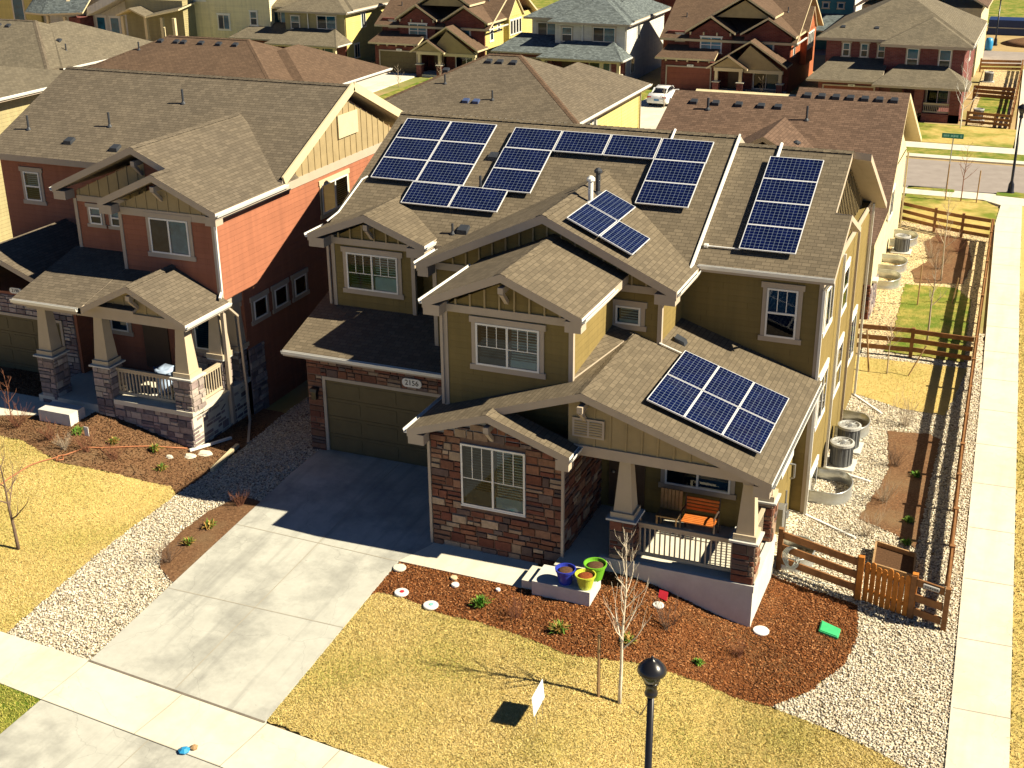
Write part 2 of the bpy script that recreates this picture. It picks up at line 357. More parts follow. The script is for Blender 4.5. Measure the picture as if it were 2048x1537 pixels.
RGRAVEL = [(8.3, 2.9), (10.72, 2.3), (10.91, .9), (10.81, -.36), (10.24, -1.73), (9.57, -2.59)] + GR_EDGE + [(13.31, -3.3), (13.06, 4.59), (12.69, 17.16), (12.4, 24), (9.0, 24), (8.2, 21), (8.2, 16), (7.6, 14), (7.6, 6)]
LGRAVEL = [(-8.0, -7.1), (-5.37, -7.3), (-5.58, 3.8), (-5.8, 4.0), (-5.8, 15), (-8.3, 15), (-8.3, 6), (-8.1, 3.2), (-8.07, 1.99), (-8.26, .03), (-8.18, -3.9)]
SLIVER = [(-6.3, .36), (-5.48, .26), (-5.36, -.94), (-5.40, -3.97), (-6.18, -3.5), (-6.64, -2.78), (-6.76, -1.73), (-6.7, -.59)]
sheet('lawn', RLAWN, 'lawn_dry', .03, 'golden dry front lawn to the right of the driveway', 'lawn')
sheet('lawn', LLAWN, 'lawn_dry', .03, 'golden dry front lawn of the red house on the left', 'lawn')
sheet('mulch_bed', RMULCH, 'mulch_red', .035, 'red brown bark mulch bed wrapping the solar house porch', 'mulch bed')
sheet('mulch_bed', LMULCH, 'mulch_brown', .035, 'brown bark mulch bed below the red house porch', 'mulch bed')
sheet('mulch_bed', SLIVER, 'mulch_brown', .055, 'narrow dark mulch strip along the left driveway edge', 'mulch bed')
sheet('gravel_bed', RGRAVEL, 'gravel', .03, 'pale river gravel side yard between solar house and side sidewalk', 'gravel bed')
sheet('gravel_bed', LGRAVEL, 'gravel', .03, 'pale river gravel strip between red house lawn and driveway', 'gravel bed')
sheet('driveway', [(-5.37, -7.27), (-.37, -7.68), (-.48, -1.13), (.0, -.1), (.0, 3.8), (-5.6, 3.8)], 'concrete', .06, 'stained pale concrete driveway in front of the garage', 'driveway', .12)
sheet('path', [(-.47, -1.13), (2.97, -1.16), (2.97, .1), (.0, .1), (.01, -.1)], 'concrete_warm', .06, 'short concrete walkway along the stone bay', 'path', .12)
sheet('sidewalk', SW_FAR + SW_NEAR, 'concrete_warm', .06, 'cream concrete sidewalk crossing the foot of the driveway', 'sidewalk', .12)
sheet('driveway_apron', [(-5.44, -8.84), (-5.35, -13.5), (2.2, -13.8), (.75, -9.40), (-.45, -9.27), (-2.33, -9.11)], 'concrete', .055, 'concrete apron between sidewalk and street at bottom left', 'driveway apron', .12)
sheet('lawn', [(-26, -7.02), (-6.74, -8.71), (-5.46, -8.84), (-5.38, -12), (-26, -10.2)], 'lawn_green', .04, 'greenish grass strip between sidewalk and street, bottom left', 'lawn')
sheet('lawn', [(.8, -9.4), (14.6, -10.8), (14.6, -14), (2.3, -13.2)], 'lawn_green', .04, 'grass strip between front sidewalk and street, bottom right', 'lawn')
SL = [(13.36, -9.0), (13.31, -3.3), (13.06, 4.59), (12.69, 17.16), (11.88, 40.8), (11.95, 44.9)]
SR = [(13.0, 45.2), (13.35, 33.3), (13.89, 17.62), (14.29, 5.08), (14.54, -2.81), (14.6, -9.1)]
sheet('sidewalk', SL + SR, 'concrete_warm', .065, 'bright cream side sidewalk running along the rail fence', 'sidewalk', .12)
sheet('lawn', [(14.3, 5), (14.54, -2.8), (14.6, -9), (18, -9), (18, 45), (13.0, 45), (13.35, 33.3), (13.89, 17.6)], 'lawn_dry', .03, 'dry grass verge on the outer side of the side sidewalk', 'lawn')
sheet('mulch_bed', [(10.05, 13.27), (11.36, 13.52), (11.7, 13.24), (11.76, 5.72), (11.11, 6.35), (10.05, 6.89), (10.29, 8.63), (10.45, 10.39)], 'mulch_brown', .055, 'brown mulch strip inside the side rail fence', 'mulch bed')
sheet('lawn', [(8.1, 16.26), (10.29, 15.3), (11.68, 15.22), (12.08, 19.89), (7.7, 19.66)], 'lawn_dry', .055, 'small dry back lawn before the cross fence', 'lawn')
sheet('gravel_bed', [(7.0, 21.0), (12.2, 21.0), (11.75, 38), (7.0, 40)], 'gravel_tan', .05, 'tan gravel yard beside the brown roofed house behind', 'gravel bed')
sheet('lawn', [(8.78, 29.18), (10.93, 29.41), (11.6, 28), (11.9, 20.5), (9.0, 20.6), (9.14, 22.09)], 'lawn_green', .07, 'green and gold lawn patch beyond the cross fence', 'lawn')
sheet('mulch_bed', [(8.84, 31.28), (9.39, 33.02), (8.89, 36.14), (9.32, 37.6), (10.8, 37.41), (11.3, 33), (11.11, 30.06), (9.2, 29.56)], 'mulch_brown', .075, 'orange brown mulch bed with dry shrubs beyond the green lawn', 'mulch bed')
sheet('lawn', [(7.0, 40.0), (11.8, 38.0), (11.9, 44), (11.2, 45.4), (7.0, 45.9)], 'lawn_mixed', .05, 'dry corner lawn by the back street', 'lawn')
# back street
sheet('road', [(-80, 47.6), (16, 47.2), (60, 47.0), (60, 55.2), (16, 54.9), (-80, 55.4)], 'asphalt', -.02, 'grey asphalt back street running across behind the houses', 'road')
sheet('sidewalk', [(-80, 45.9), (11.0, 45.6), (11.9, 44.8), (13.1, 45.0), (14.2, 45.6), (60, 45.4), (60, 46.9), (-80, 47.5)], 'concrete_warm', .07, 'near sidewalk and curb of the back street', 'sidewalk', .12)
sheet('sidewalk', [(-80, 55.5), (60, 55.2), (60, 56.1), (-80, 56.3)], 'concrete_warm', .06, 'far curb of the back street', 'curb', .12)
sheet('sidewalk', [(-80, 58.1), (13.6, 58.0), (13.6, 59.7), (-80, 59.6)], 'concrete_warm', .06, 'far sidewalk along the back street before the brick houses', 'sidewalk', .12)
sheet('sidewalk', [(12.0, 59.72), (13.5, 59.72), (12.9, 93), (11.3, 93)], 'concrete_warm', .06, 'far side sidewalk leading away past the grey roofed brick house', 'sidewalk', .12)
sheet('sidewalk', [(13.62, 58), (60, 58), (60, 59.7), (13.62, 59.7)], 'concrete_warm', .06, 'far sidewalk stretch at the right edge past the corner', 'sidewalk', .12)
sheet('lawn', [(-80, 56.35), (60, 56.15), (60, 57.95), (-80, 58.05)], 'lawn_green', .05, 'green verge strip between far curb and far sidewalk', 'lawn')
sheet('lawn', [(-4, 59.8), (11.9, 59.9), (11.9, 66), (8.6, 66.2), (-4, 66.6)], 'lawn_mixed', .05, 'golden lawn in front of the grey roofed brick house', 'lawn')
sheet('gravel_bed', [(8.6, 66.4), (11.3, 66.4), (11.2, 92), (8.2, 92)], 'gravel_tan', .05, 'tan gravel side yard of the grey roofed brick house', 'gravel bed')
sheet('lawn', [(8.8, 71), (11.0, 70), (11.0, 79), (8.8, 79)], 'lawn_green', .065, 'small green lawn beside the grey roofed brick house', 'lawn')
sheet('lawn', [(-60, 59.8), (-40.5, 59.8), (-40.5, 73), (-60, 76)], 'lawn_green', .05, 'yellow green front lawns left of the far driveway', 'lawn')
sheet('lawn', [(-35.0, 59.8), (-15.0, 59.8), (-15.0, 73), (-35.0, 72.5)], 'lawn_green', .05, 'green front lawn between the two far driveways', 'lawn')
sheet('driveway', [(-40.4, 56.2), (-36.2, 56.2), (-36.6, 73.6), (-40.4, 73.6)], 'concrete_warm', .075, 'bright far driveway of the brick house with yellow side', 'driveway', .1)
sheet('driveway', [(-14.9, 56.2), (-10.3, 56.2), (-10.6, 73.2), (-15.0, 73.2)], 'concrete_warm', .075, 'bright far driveway under the white car', 'driveway', .1)
sheet('road', [(-60, 97), (90, 95), (90, 103), (-60, 105)], 'asphalt', -.01, 'distant grey street at the top right corner', 'road')
sheet('field', [(-100, 125), (120, 122), (200, 400), (-200, 400)], 'lawn_green', .0, 'distant dry grass field beyond the last street', 'field')
sheet('lawn', [(6.9, 46.75), (9.4, 46.7), (9.4, 47.35), (6.9, 47.4)], 'lawn_green', .085, 'small green verge patch at the foot of the street sign', 'lawn')
sheet('lawn', [(11.6, 46.8), (15, 46.4), (15, 47.0), (12.6, 47.9), (11.6, 47.6)], 'lawn_green', .085, 'green verge patch around the back street lamp', 'lawn')
# joints cut into the slabs, laid as thin strips of their own
def strips(name, segs, w, off, label, mat='joint'):
    mb = MB()
    for (x0, y0), (x1, y1) in segs:
        n = max(1, int(math.hypot(x1 - x0, y1 - y0) / .5)); dx, dy = x1 - x0, y1 - y0; L = math.hypot(dx, dy); px, py = -dy / L * w / 2, dx / L * w / 2
        for k in range(n):
            a, b = k / n, (k + 1) / n; q = []
            for t_, s_ in ((a, 1), (b, 1), (b, -1), (a, -1)):
                x, y = x0 + dx * t_ + px * s_, y0 + dy * t_ + py * s_; q.append((x, y, hz(x, y) + off))
            mb.poly(q)
    tag(mb.build(name, mat, recalc=False), label, 'joints', kind='structure')
strips('driveway_joints', [((-5.48, -1.02), (-.5, -1.16)), ((-5.4, -4.2), (-.42, -4.14)), ((-2.87, -7.42), (-2.87, 3.6))], 0.026, .0655, 'saw cut joints across the driveway slab')
strips('driveway_joints', [((-5.4, -7.29), (-.36, -7.70))], .06, .0665, 'dark expansion joint where driveway meets sidewalk', 'joint_dark')
strips('sidewalk_joints', [((-5.44, -8.82), (-.45, -9.25)), ((-2.33, -9.09), (-2.45, -13)), ((-5.37, -7.27), (-5.44, -8.8)), ((-2.6, -7.52), (-2.75, -9.05)), ((-.3, -7.72), (-.45, -9.25)), ((1.6, -7.9), (1.45, -9.4))] + [((x, -7.11 - (x + 8.2) * .09), (x - .12, -8.6 - (x + 8.2) * .085)) for x in (-8.2, -9.8, -11.4)], .02, .0655, 'thin joints across the front sidewalk')
strips('sidewalk_joints', [((13.36 - .0337 * (y + 3), y), (14.6 - .0337 * (y + 3), y + .06)) for y in np.arange(-7, 44, 2.9)], .022, .0705, 'thin joints across the side sidewalk')
# ------------------------------------------------------------------ scatter (blades, pebbles, chips)
def in_poly(P, poly):
    x, y = P[:, 0], P[:, 1]; r = np.zeros(len(P), bool); n = len(poly)
    for i in range(n):
        x0, y0 = poly[i]; x1, y1 = poly[i - 1]
        c = (y0 > y) != (y1 > y)
        with np.errstate(divide='ignore', invalid='ignore'): r ^= c & (x < (x1 - x0) * (y - y0) / (y1 - y0) + x0)
    return r
hzv = np.vectorize(hz)
rng = np.random.default_rng(3)
def pts_in(poly, dens, holes=(), box=None):
    a = np.array(poly); lo, hi = a.min(0), a.max(0)
    if box: lo = np.maximum(lo, box[0]); hi = np.minimum(hi, box[1])
    n = int((hi - lo).prod() * dens); P = rng.uniform(lo, hi, (n, 2)); k = in_poly(P, poly)
    for h_ in holes: k &= ~in_poly(P, h_)
    return P[k]
def soup(name, verts, faces, colors, mat, label, cat):
    me = bpy.data.meshes.new(name); nv, nf, k = len(verts), len(faces), faces.shape[1]
    me.vertices.add(nv); me.vertices.foreach_set('co', verts.astype(np.float32).ravel())
    me.loops.add(nf * k); me.loops.foreach_set('vertex_index', faces.astype(np.int32).ravel())
    me.polygons.add(nf); me.polygons.foreach_set('loop_start', np.arange(0, nf * k, k, dtype=np.int32)); 
    me.update(calc_edges=True)
    a = me.color_attributes.new('Col', 'FLOAT_COLOR', 'POINT'); c = np.ones((nv, 4), np.float32); c[:, :3] = colors; a.data.foreach_set('color', c.ravel())
    me.materials.append(M[mat]); o = bpy.data.objects.new(name, me); COL.objects.link(o); return tag(o, label, cat, kind='stuff')
def vnoise(P, s, seed=0):
    q = P * s + seed * 17.3
    return .5 + .25 * (np.sin(q[:, 0] * 1.7 + 1.3 * np.sin(q[:, 1] * 1.1)) + np.sin(q[:, 1] * 2.1 + 1.7 * np.sin(q[:, 0] * .9 + 2)))
def grass(poly, dens, hgt, label, greenness, holes=(), box=None):
    P = pts_in(poly, dens, holes, box); n = len(P); z = hzv(P[:, 0], P[:, 1]) + .03
    a = rng.uniform(0, 2 * np.pi, n); w = rng.uniform(.008, .016, n); h_ = hgt * rng.uniform(.5, 1.2, n); lean = rng.normal(0, .75, (n, 2)) * h_[:, None]
    B = np.stack([P[:, 0], P[:, 1], z], 1); d = np.stack([np.cos(a) * w, np.sin(a) * w, 0 * a], 1)
    T = B + np.stack([lean[:, 0], lean[:, 1], h_], 1); V = np.stack([B - d, B + d, T], 1).reshape(-1, 3)
    g = np.clip(vnoise(P, .55) * .45 + vnoise(P, 1.35, 2) * .4 + greenness + .06 + rng.normal(0, .13, n), 0, 1)[:, None]
    c = (1 - g) * np.array([.80, .62, .26]) + g * np.array([.40, .40, .07]); c *= rng.uniform(.68, 1.02, (n, 1))
    soup('grass', V, np.arange(3 * n).reshape(-1, 3), np.repeat(c, 3, 0), 'grass_blade', label, 'grass')
grass(RLAWN, 2600, .034, 'dry golden grass blades of the right front lawn', -.22)
grass(LLAWN, 1900, .034, 'dry golden grass blades of the left front lawn', -.22, box=((-19, -8), (-7.5, 2)))
grass([(-26, -7.02), (-6.74, -8.71), (-5.46, -8.84), (-5.38, -12), (-26, -10.2)], 1500, .06, 'green tinged grass blades of the bottom left verge', .25, box=((-8, -12), (-5, -8)))
grass([(8.1, 16.26), (10.29, 15.3), (11.68, 15.22), (12.08, 19.89), (7.7, 19.66)], 700, .06, 'dry grass blades of the small back lawn', -.15)
grass([(8.78, 29.18), (10.93, 29.41), (11.6, 28), (11.9, 20.5), (9.0, 20.6), (9.14, 22.09)], 300, .08, 'green grass blades beyond the cross fence', .45)
grass([(14.3, 5), (14.54, -2.8), (14.6, -9), (18, -9), (18, 45), (13.0, 45), (13.35, 33.3), (13.89, 17.6)], 500, .06, 'dry grass blades of the outer verge', -.1, box=((13, -6), (15.6, 30)))
OCT = np.array([(1, 0, 0), (0, 1, 0), (-1, 0, 0), (0, -1, 0), (0, 0, 1), (0, 0, -.6)]); OF = np.array([(0, 1, 4), (1, 2, 4), (2, 3, 4), (3, 0, 4), (1, 0, 5), (2, 1, 5), (3, 2, 5), (0, 3, 5)])
def pebbles(poly, dens, size, label, cols, holes=(), box=None, mat='pebble', flat=.7, name='gravel'):
    P = pts_in(poly, dens, holes, box); n = len(P); z = hzv(P[:, 0], P[:, 1]) + .045
    s = size * rng.uniform(.5, 1.35, n); a = rng.uniform(0, 6.28, n); asp = rng.uniform(.18, .5, n) if mat == 'chip' else rng.uniform(.55, 1, n)
    L = np.repeat(OCT[None], n, 0) * (1 + rng.normal(0, .15, (n, 6, 3))); L *= s[:, None, None]; L[:, :, 1] *= asp[:, None]; L[:, :, 2] *= flat
    x = L[:, :, 0] * np.cos(a)[:, None] - L[:, :, 1] * np.sin(a)[:, None]; y = L[:, :, 0] * np.sin(a)[:, None] + L[:, :, 1] * np.cos(a)[:, None]
    V = np.stack([x + P[:, :1], y + P[:, 1:], L[:, :, 2] + z[:, None]], 2).reshape(-1, 3)
    F = (OF[None] + 6 * np.arange(n)[:, None, None]).reshape(-1, 3); c = np.array(cols)[rng.integers(0, len(cols), n)] * rng.uniform(.8, 1.15, (n, 1))
    soup(name, V, F, np.repeat(c, 6, 0), mat, label, 'gravel' if mat == 'pebble' else 'bark mulch')
PEB = [(.80, .72, .56), (.60, .52, .39), (.86, .80, .66), (.46, .37, .26), (.74, .67, .55), (.38, .34, .29)]
HOUSEFP = [(-6, 3.7), (8.6, 2.4), (8.6, 17), (-6, 17)]
MSTRIP = [(10.05, 13.27), (11.36, 13.52), (11.7, 13.24), (11.76, 5.72), (11.11, 6.35), (10.05, 6.89), (10.29, 8.63), (10.45, 10.39)]
BLAWN = [(8.1, 16.26), (10.29, 15.3), (11.68, 15.22), (12.08, 19.89), (7.7, 19.66)]
pebbles(RGRAVEL, 420, .030, 'loose pale river pebbles of the right side yard', PEB, (MSTRIP, BLAWN, [(7, 2), (8.5, 2), (8.5, 17), (7, 17)]), box=((8, -5), (14, 20)))
pebbles(LGRAVEL, 420, .030, 'loose pale river pebbles of the strip left of the driveway', PEB, (SLIVER,))
CH = [(.27, .10, .03), (.16, .053, .017), (.42, .20, .085), (.075, .028, .012), (.22, .08, .026)]; CHB = [(.17, .085, .04), (.10, .05, .024), (.27, .16, .08), (.065, .035, .02)]
pebbles(RMULCH, 620, .044, 'loose red brown bark chips around the solar house porch', CH, box=((-1, -4), (12, 3.2)), mat='chip', flat=.3, name='bark_mulch')
pebbles(LMULCH, 300, .044, 'loose brown bark chips below the red house porch', CHB, box=((-18, -.5), (-8, 5)), mat='chip', flat=.3, name='bark_mulch')
pebbles(SLIVER, 420, .040, 'loose dark bark chips of the driveway side strip', CHB, mat='chip', flat=.3, name='bark_mulch')
pebbles([(11.36, 13.52), (11.7, 13.24), (11.76, 5.72), (11.11, 6.35), (10.7, 8.6), (10.95, 10.4)], 300, .044, 'loose bark chips inside the side fence', CH, mat='chip', flat=.3, name='bark_mulch')
# ------------------------------------------------------------------ house kit
def mapper(face, c):
    if face == 'S': return lambda u, v, w: (u, c - w, v)
    if face == 'E': return lambda u, v, w: (c + w, u, v)
    if face == 'W': return lambda u, v, w: (c - w, -u, v)
def fbox(mb, f, u0, u1, v0, v1, w0, w1, m=0, col=None):
    V = [f(u, v, w) for w in (w0, w1) for v in (v0, v1) for u in (u0, u1)]
    mb.faces(V, [(0, 2, 3, 1), (4, 5, 7, 6), (0, 1, 5, 4), (2, 6, 7, 3), (0, 4, 6, 2), (1, 3, 7, 5)], m, col)
def win(par, face, c, u0, u1, v0, v1, style='slider', trim='trim', tw=.12, fw=.05, blinds=(1, 1), grid=False, small=False, room=None):
    f = mapper(face, c); mb = MB()
    if trim:
        fbox(mb, f, u0 - tw, u0, v0, v1, -.05, .035); fbox(mb, f, u1, u1 + tw, v0, v1, -.05, .035)
        fbox(mb, f, u0 - tw - .05, u1 + tw + .05, v1, v1 + tw * 1.35, -.05, .05); fbox(mb, f, u0 - tw - .05, u1 + tw + .05, v0 - tw * 1.2, v0, -.05, .05)
        w_ = mb.build('window', trim, par)
    else:
        fbox(mb, f, u0 - .02, u1 + .02, v0 - .03, v0, -.05, .07); w_ = mb.build('window', 'white', par)
    mb = MB()
    def bar(a, b, c_, d, w1=.06): fbox(mb, f, a, b, c_, d, .004, w1)
    bar(u0, u0 + fw, v0, v1); bar(u1 - fw, u1, v0, v1); bar(u0 + fw, u1 - fw, v1 - fw, v1); bar(u0 + fw, u1 - fw, v0, v0 + fw)
    um, vm = (u0 + u1) / 2, (v0 + v1) / 2
    panes = [(u0 + fw, u1 - fw, v0 + fw, v1 - fw)]
    if style == 'slider':
        bar(um - fw * .55, um + fw * .55, v0 + fw, v1 - fw, .064); panes = [(u0 + fw, um - fw * .55, v0 + fw, v1 - fw), (um + fw * .55, u1 - fw, v0 + fw, v1 - fw)]
    elif style == 'hung':
        bar(u0 + fw, u1 - fw, vm - fw * .55, vm + fw * .55, .064); panes = [(u0 + fw, u1 - fw, v0 + fw, vm - fw * .55), (u0 + fw, u1 - fw, vm + fw * .55, v1 - fw)]
    elif style == 'four':
        bar(um - fw * .55, um + fw * .55, v0 + fw, v1 - fw, .064); bar(u0 + fw, um - fw * .55, vm - fw * .5, vm + fw * .5, .063); bar(um + fw * .55, u1 - fw, vm - fw * .5, vm + fw * .5, .063)
    if grid:
        for k, (a, b, c_, d) in enumerate(panes):
            if style == 'hung' and k == 0: continue
            lo = c_ if style == 'hung' else c_ + (d - c_) * .45; g = .011
            for q in (1 / 3, 2 / 3): x = a + (b - a) * q; fbox(mb, f, x - g, x + g, lo, d, .037, .0475)
            if style != 'hung': fbox(mb, f, a, b, lo - g, lo + g, .038, .0478)
    mb.build('frame', 'white', w_)
    mb = MB()
    for k, (a, b, c_, d) in enumerate(panes): mb.poly([f(a, c_, .044), f(b, c_, .044), f(b, d, .044), f(a, d, .044)], 1 if k == 0 and len(panes) > 1 else 0)
    mb.build('pane', ['glass', 'glass_screen'], w_)
    mb = MB()
    fbox(mb, f, u0 + .01, u1 - .01, v0 + .01, v1 - .01, -.02, .006)
    mb.build('interior', room or ('inside_sky_reflect' if small else 'inside'), w_)  # backing colour carries the painted sky reflection
    if not small:
        mb = MB(); any_ = False
        for k, (a, b, c_, d) in enumerate(panes):
            if k < len(blinds) and blinds[k]:
                any_ = True; bt = c_ + (d - c_) * (1 - blinds[k]); z = d - .02; pitch = .075
                while z > bt:
                    mb.poly([f(a + .09, z, .030), f(b - .02, z, .030), f(b - .02, z - pitch * .5, .014), f(a + .09, z - pitch * .5, .014)]); z -= pitch
                if bt > c_ + .03: fbox(mb, f, a + .05, b - .02, c_ + .005, bt - .03, .010, .018)
        if any_: mb.build('blind', 'blind', w_)
    return w_
def slab(mb, pts, th=.2, mt=0, ms=1): mb.prism(pts, (0, 0, -th), mt, ms, ms)
def gable_y(mb, xc, zr, sl, xl, xr, y0, y1, th=.2):      # ridge runs along y
    zl, zq = zr - sl * (xc - xl), zr - sl * (xr - xc)
    slab(mb, [(xl, y0, zl), (xc, y0, zr), (xc, y1, zr), (xl, y1, zl)], th); slab(mb, [(xc, y0, zr), (xr, y0, zq), (xr, y1, zq), (xc, y1, zr)], th)
def gable_x(mb, yc, zr, sl, y0, y1, x0, x1, th=.2):      # ridge runs along x
    za, zb = zr - sl * (yc - y0), zr - sl * (y1 - yc)
    slab(mb, [(x0, y0, za), (x1, y0, za), (x1, yc, zr), (x0, yc, zr)], th); slab(mb, [(x0, yc, zr), (x1, yc, zr), (x1, y1, zb), (x0, y1, zb)], th)
def hip(mb, x0, x1, y0, y1, z, sl, th=.2):
    w, d = x1 - x0, y1 - y0; q = min(w, d) / 2; zr = z + sl * q
    if w >= d: A, B = (x0 + q, (y0 + y1) / 2, zr), (x1 - q, (y0 + y1) / 2, zr)
    else: A, B = ((x0 + x1) / 2, y0 + q, zr), ((x0 + x1) / 2, y1 - q, zr)
    c = [(x0, y0, z), (x1, y0, z), (x1, y1, z), (x0, y1, z)]
    if w >= d: P = [[c[0], c[1], B, A], [c[1], c[2], B], [c[2], c[3], A, B], [c[3], c[0], A]]
    else: P = [[c[0], c[1], A], [c[1], c[2], B, A], [c[2], c[3], B], [c[3], c[0], A, B]]
    for p in P: slab(mb, p, th)
    return A, B
def caps(mb, lines, m=0, w=.15, step=.2):                 # overlapping ridge cap shingles
    for a, b in lines:
        a, b = Vector(a), Vector(b); d = (b - a); n = max(1, int(d.length / step)); d /= n
        h = Vector((-d.y, d.x, 0)).normalized() * w
        for k in range(n):
            p, q = a + d * k, a + d * (k + 1.15); t = Vector((0, 0, .028)); dn = Vector((0, 0, -.045))
            mb.poly([p - h + dn, p + t * .4, q + t, q - h + dn + t * .6], m); mb.poly([p + t * .4, p + h + dn, q + h + dn + t * .6, q + t], m)
def gutter(par, a, b, out, name='gutter', mat='white', s=.11):
    a, b, o = Vector(a), Vector(b), Vector(out).normalized(); mb = MB()
    q = [(0, 0), (0, -s), (s * .7, -s), (s, -.02), (s, 0), (s * .88, 0), (s * .88, -.02), (s * .62, -s * .85), (.012, -s * .85), (.012, 0)]
    P = [[e + o * x + Vector((0, 0, z)) for x, z in q] for e in (a, b)]; n = len(q)
    mb.faces(P[0] + P[1], [(i, (i + 1) % n, n + (i + 1) % n, n + i) for i in range(n)] + [tuple(range(n - 1, -1, -1)), tuple(range(n, 2 * n))])
    return mb.build(name, mat, par)
def downspout(par, path, mat='trim', w=.075):
    mb = MB()
    for a, b in zip(path, path[1:]): mb.beam(a, b, w, w * .8)
    return mb.build('downspout', mat, par)
def pipe(par, x, y, z, h, r=.045, capr=0, mat='vent_dark', name='vent_pipe'):
    mb = MB(); mb.lathe([(r * 2.6, -.15), (r * 2.4, 0), (r * 1.25, .06), (r, .08), (r, h)], (x, y, z), 10)
    if capr: mb.lathe([(r, 0), (capr, .01), (capr, .07), (r * .6, .14)], (x, y, z + h), 10)
    return mb.build(name, mat, par)
def roofvent(par, x, y, z, sl, axis='S', mat='vent_dark', s=.155):
    mb = MB(); d = {'S': (0, 1), 'N': (0, -1), 'E': (-1, 0), 'W': (1, 0)}[axis]
    def P(a, b, h): return (x + (d[0] * b - d[1] * a), y + (d[1] * b + d[0] * a), z + sl * b + h)
    V = [P(-s, -s, -.02), P(s, -s, -.02), P(s, s, -.02), P(-s, s, -.02), P(-s, -s, .13), P(s, -s, .13), P(s * .9, s * .7, .10), P(-s * .9, s * .7, .10)]
    mb.faces(V, [(0, 1, 2, 3), (4, 5, 6, 7), (0, 1, 5, 4), (1, 2, 6, 5), (2, 3, 7, 6), (3, 0, 4, 7)])
    return mb.build('roof_vent', mat, par)
STONE_RED = [(.19, .075, .048), (.25, .135, .085), (.12, .08, .068), (.29, .20, .135), (.21, .09, .052), (.15, .11, .095), (.35, .26, .18), (.165, .06, .04), (.235, .115, .07), (.18, .08, .05)]
STONE_GREY = [(.30, .235, .225), (.20, .16, .165), (.40, .34, .30), (.26, .20, .185), (.34, .28, .26), (.16, .14, .15), (.44, .38, .32)]
def stone(mb, face, c, u0, u1, v0, v1, pal, top=None, holes=(), seed=1, deep=.05):
    r = random.Random(seed); f = mapper(face, c); v = v0
    while v < v1 - .04:
        h = min(r.choice([.12, .15, .18, .22, .25, .28]), v1 - v)
        segs = [(u0, u1)]
        for a, b, c_, d in holes:
            if v < d - .01 and v + h > c_ + .01:
                segs = [s for (p, q) in segs for s in ((p, min(q, a)), (max(p, b), q)) if s[1] - s[0] > .03]
        for p, q in segs:
            u = p
            while u < q - .03:
                l = r.uniform(.18, .52)
                if q - u - l < .12: l = q - u
                sub = [(v, v + h)]
                if h > .21 and r.random() < .35: sub = [(v, v + h * .5), (v + h * .5, v + h)]
                for va, vb in sub:
                    if top: vb = min(vb, top(u), top(u + l))
                    if vb - va > .03:
                        col = sc(r.choice(pal), r.uniform(.8, 1.2)); w = r.uniform(.25, 1) * deep; g = .007; j = [r.uniform(-.006, .006) for _ in range(8)]
                        A, B, C_, D = u + g, u + l - g, va + g, vb - g; k = min(.014, l * .1, (D - C_) * .2)
                        V = [f(A, C_, -.02), f(B, C_, -.02), f(B, D, -.02), f(A, D, -.02), f(A + k + j[0], C_ + k, w), f(B - k, C_ + k + j[1], w * .9), f(B - k + j[2], D - k, w), f(A + k, D - k + j[3], w * .85)]
                        mb.faces(V, [(4, 5, 6, 7), (0, 1, 5, 4), (1, 2, 6, 5), (2, 3, 7, 6), (3, 0, 4, 7)], 0, col)
                u += l
        v += h
def battens(mb, face, c, u0, u1, v0, top, step=.4, w=.05, m=0):
    f = mapper(face, c); u = u0
    while u <= u1:
        t_ = top(u)
        if t_ - v0 > .05: fbox(mb, f, u - w / 2, u + w / 2, v0, t_, 0, .022, m)
        u += step
def column(par, x, y, z0, zp, z1, pw=.62, b=.46, t=.26, pal=STONE_RED, mat='column', seed=3, faces='SE'):
    mb = MB(); B, T = b / 2, t / 2
    V = [(x + sx * w, y + sy * w, z) for w, z in ((B, zp + .05), (T, z1)) for sx, sy in ((-1, -1), (1, -1), (1, 1), (-1, 1))]
    mb.faces(V, [(0, 1, 5, 4), (1, 2, 6, 5), (2, 3, 7, 6), (3, 0, 4, 7), (4, 5, 6, 7), (0, 1, 2, 3)])
    mb.box(x - B - .05, x + B + .05, y - B - .05, y + B + .05, zp + .05, zp + .20)
    o = mb.build('porch_column', mat, par)
    mb = MB(); p = pw / 2; mb.box(x - p, x + p, y - p, y + p, z0, zp, 1, (.2, .17, .14))
    if 'S' in faces: stone(mb, 'S', y - p, x - p, x + p, z0, zp, pal, seed=seed)
    if 'E' in faces: stone(mb, 'E', x + p, y - p, y + p, z0, zp, pal, seed=seed + 1)
    mb.build('pedestal', ['stone', 'mortar'], o)
    MB().box(x - p - .08, x + p + .08, y - p - .08, y + p + .08, zp, zp + .05).build('cap', 'concrete_block', o)
    return o
def railing(par, a, b, z0, h=.95, mat='column', n=None, name='railing'):
    a, b = Vector(a), Vector(b); L = (b - a).length; mb = MB(); n = n or int(L / .125)
    up = lambda p, z: Vector((p.x, p.y, z))
    mb.beam(up(a, z0 + h), up(b, z0 + h), .10, .06); mb.beam(up(a, z0 + h - .07), up(b, z0 + h - .07), .04, .08); mb.beam(up(a, z0 + .11), up(b, z0 + .11), .05, .09)
    for k in range(n):
        p = a.lerp(b, (k + .5) / n); mb.beam(up(p, z0 + .15), up(p, z0 + h - .1), .035, .035)
    return mb.build(name, mat, par)
def corbel(par, x, y, z, mat='trim'):
    mb = MB(); mb.box(x - .07, x + .07, y - .42, y, z - .16, z); mb.beam((x, y - .34, z - .16), (x, y, z - .5), .1, .1); return mb.build('bracket', mat, par)
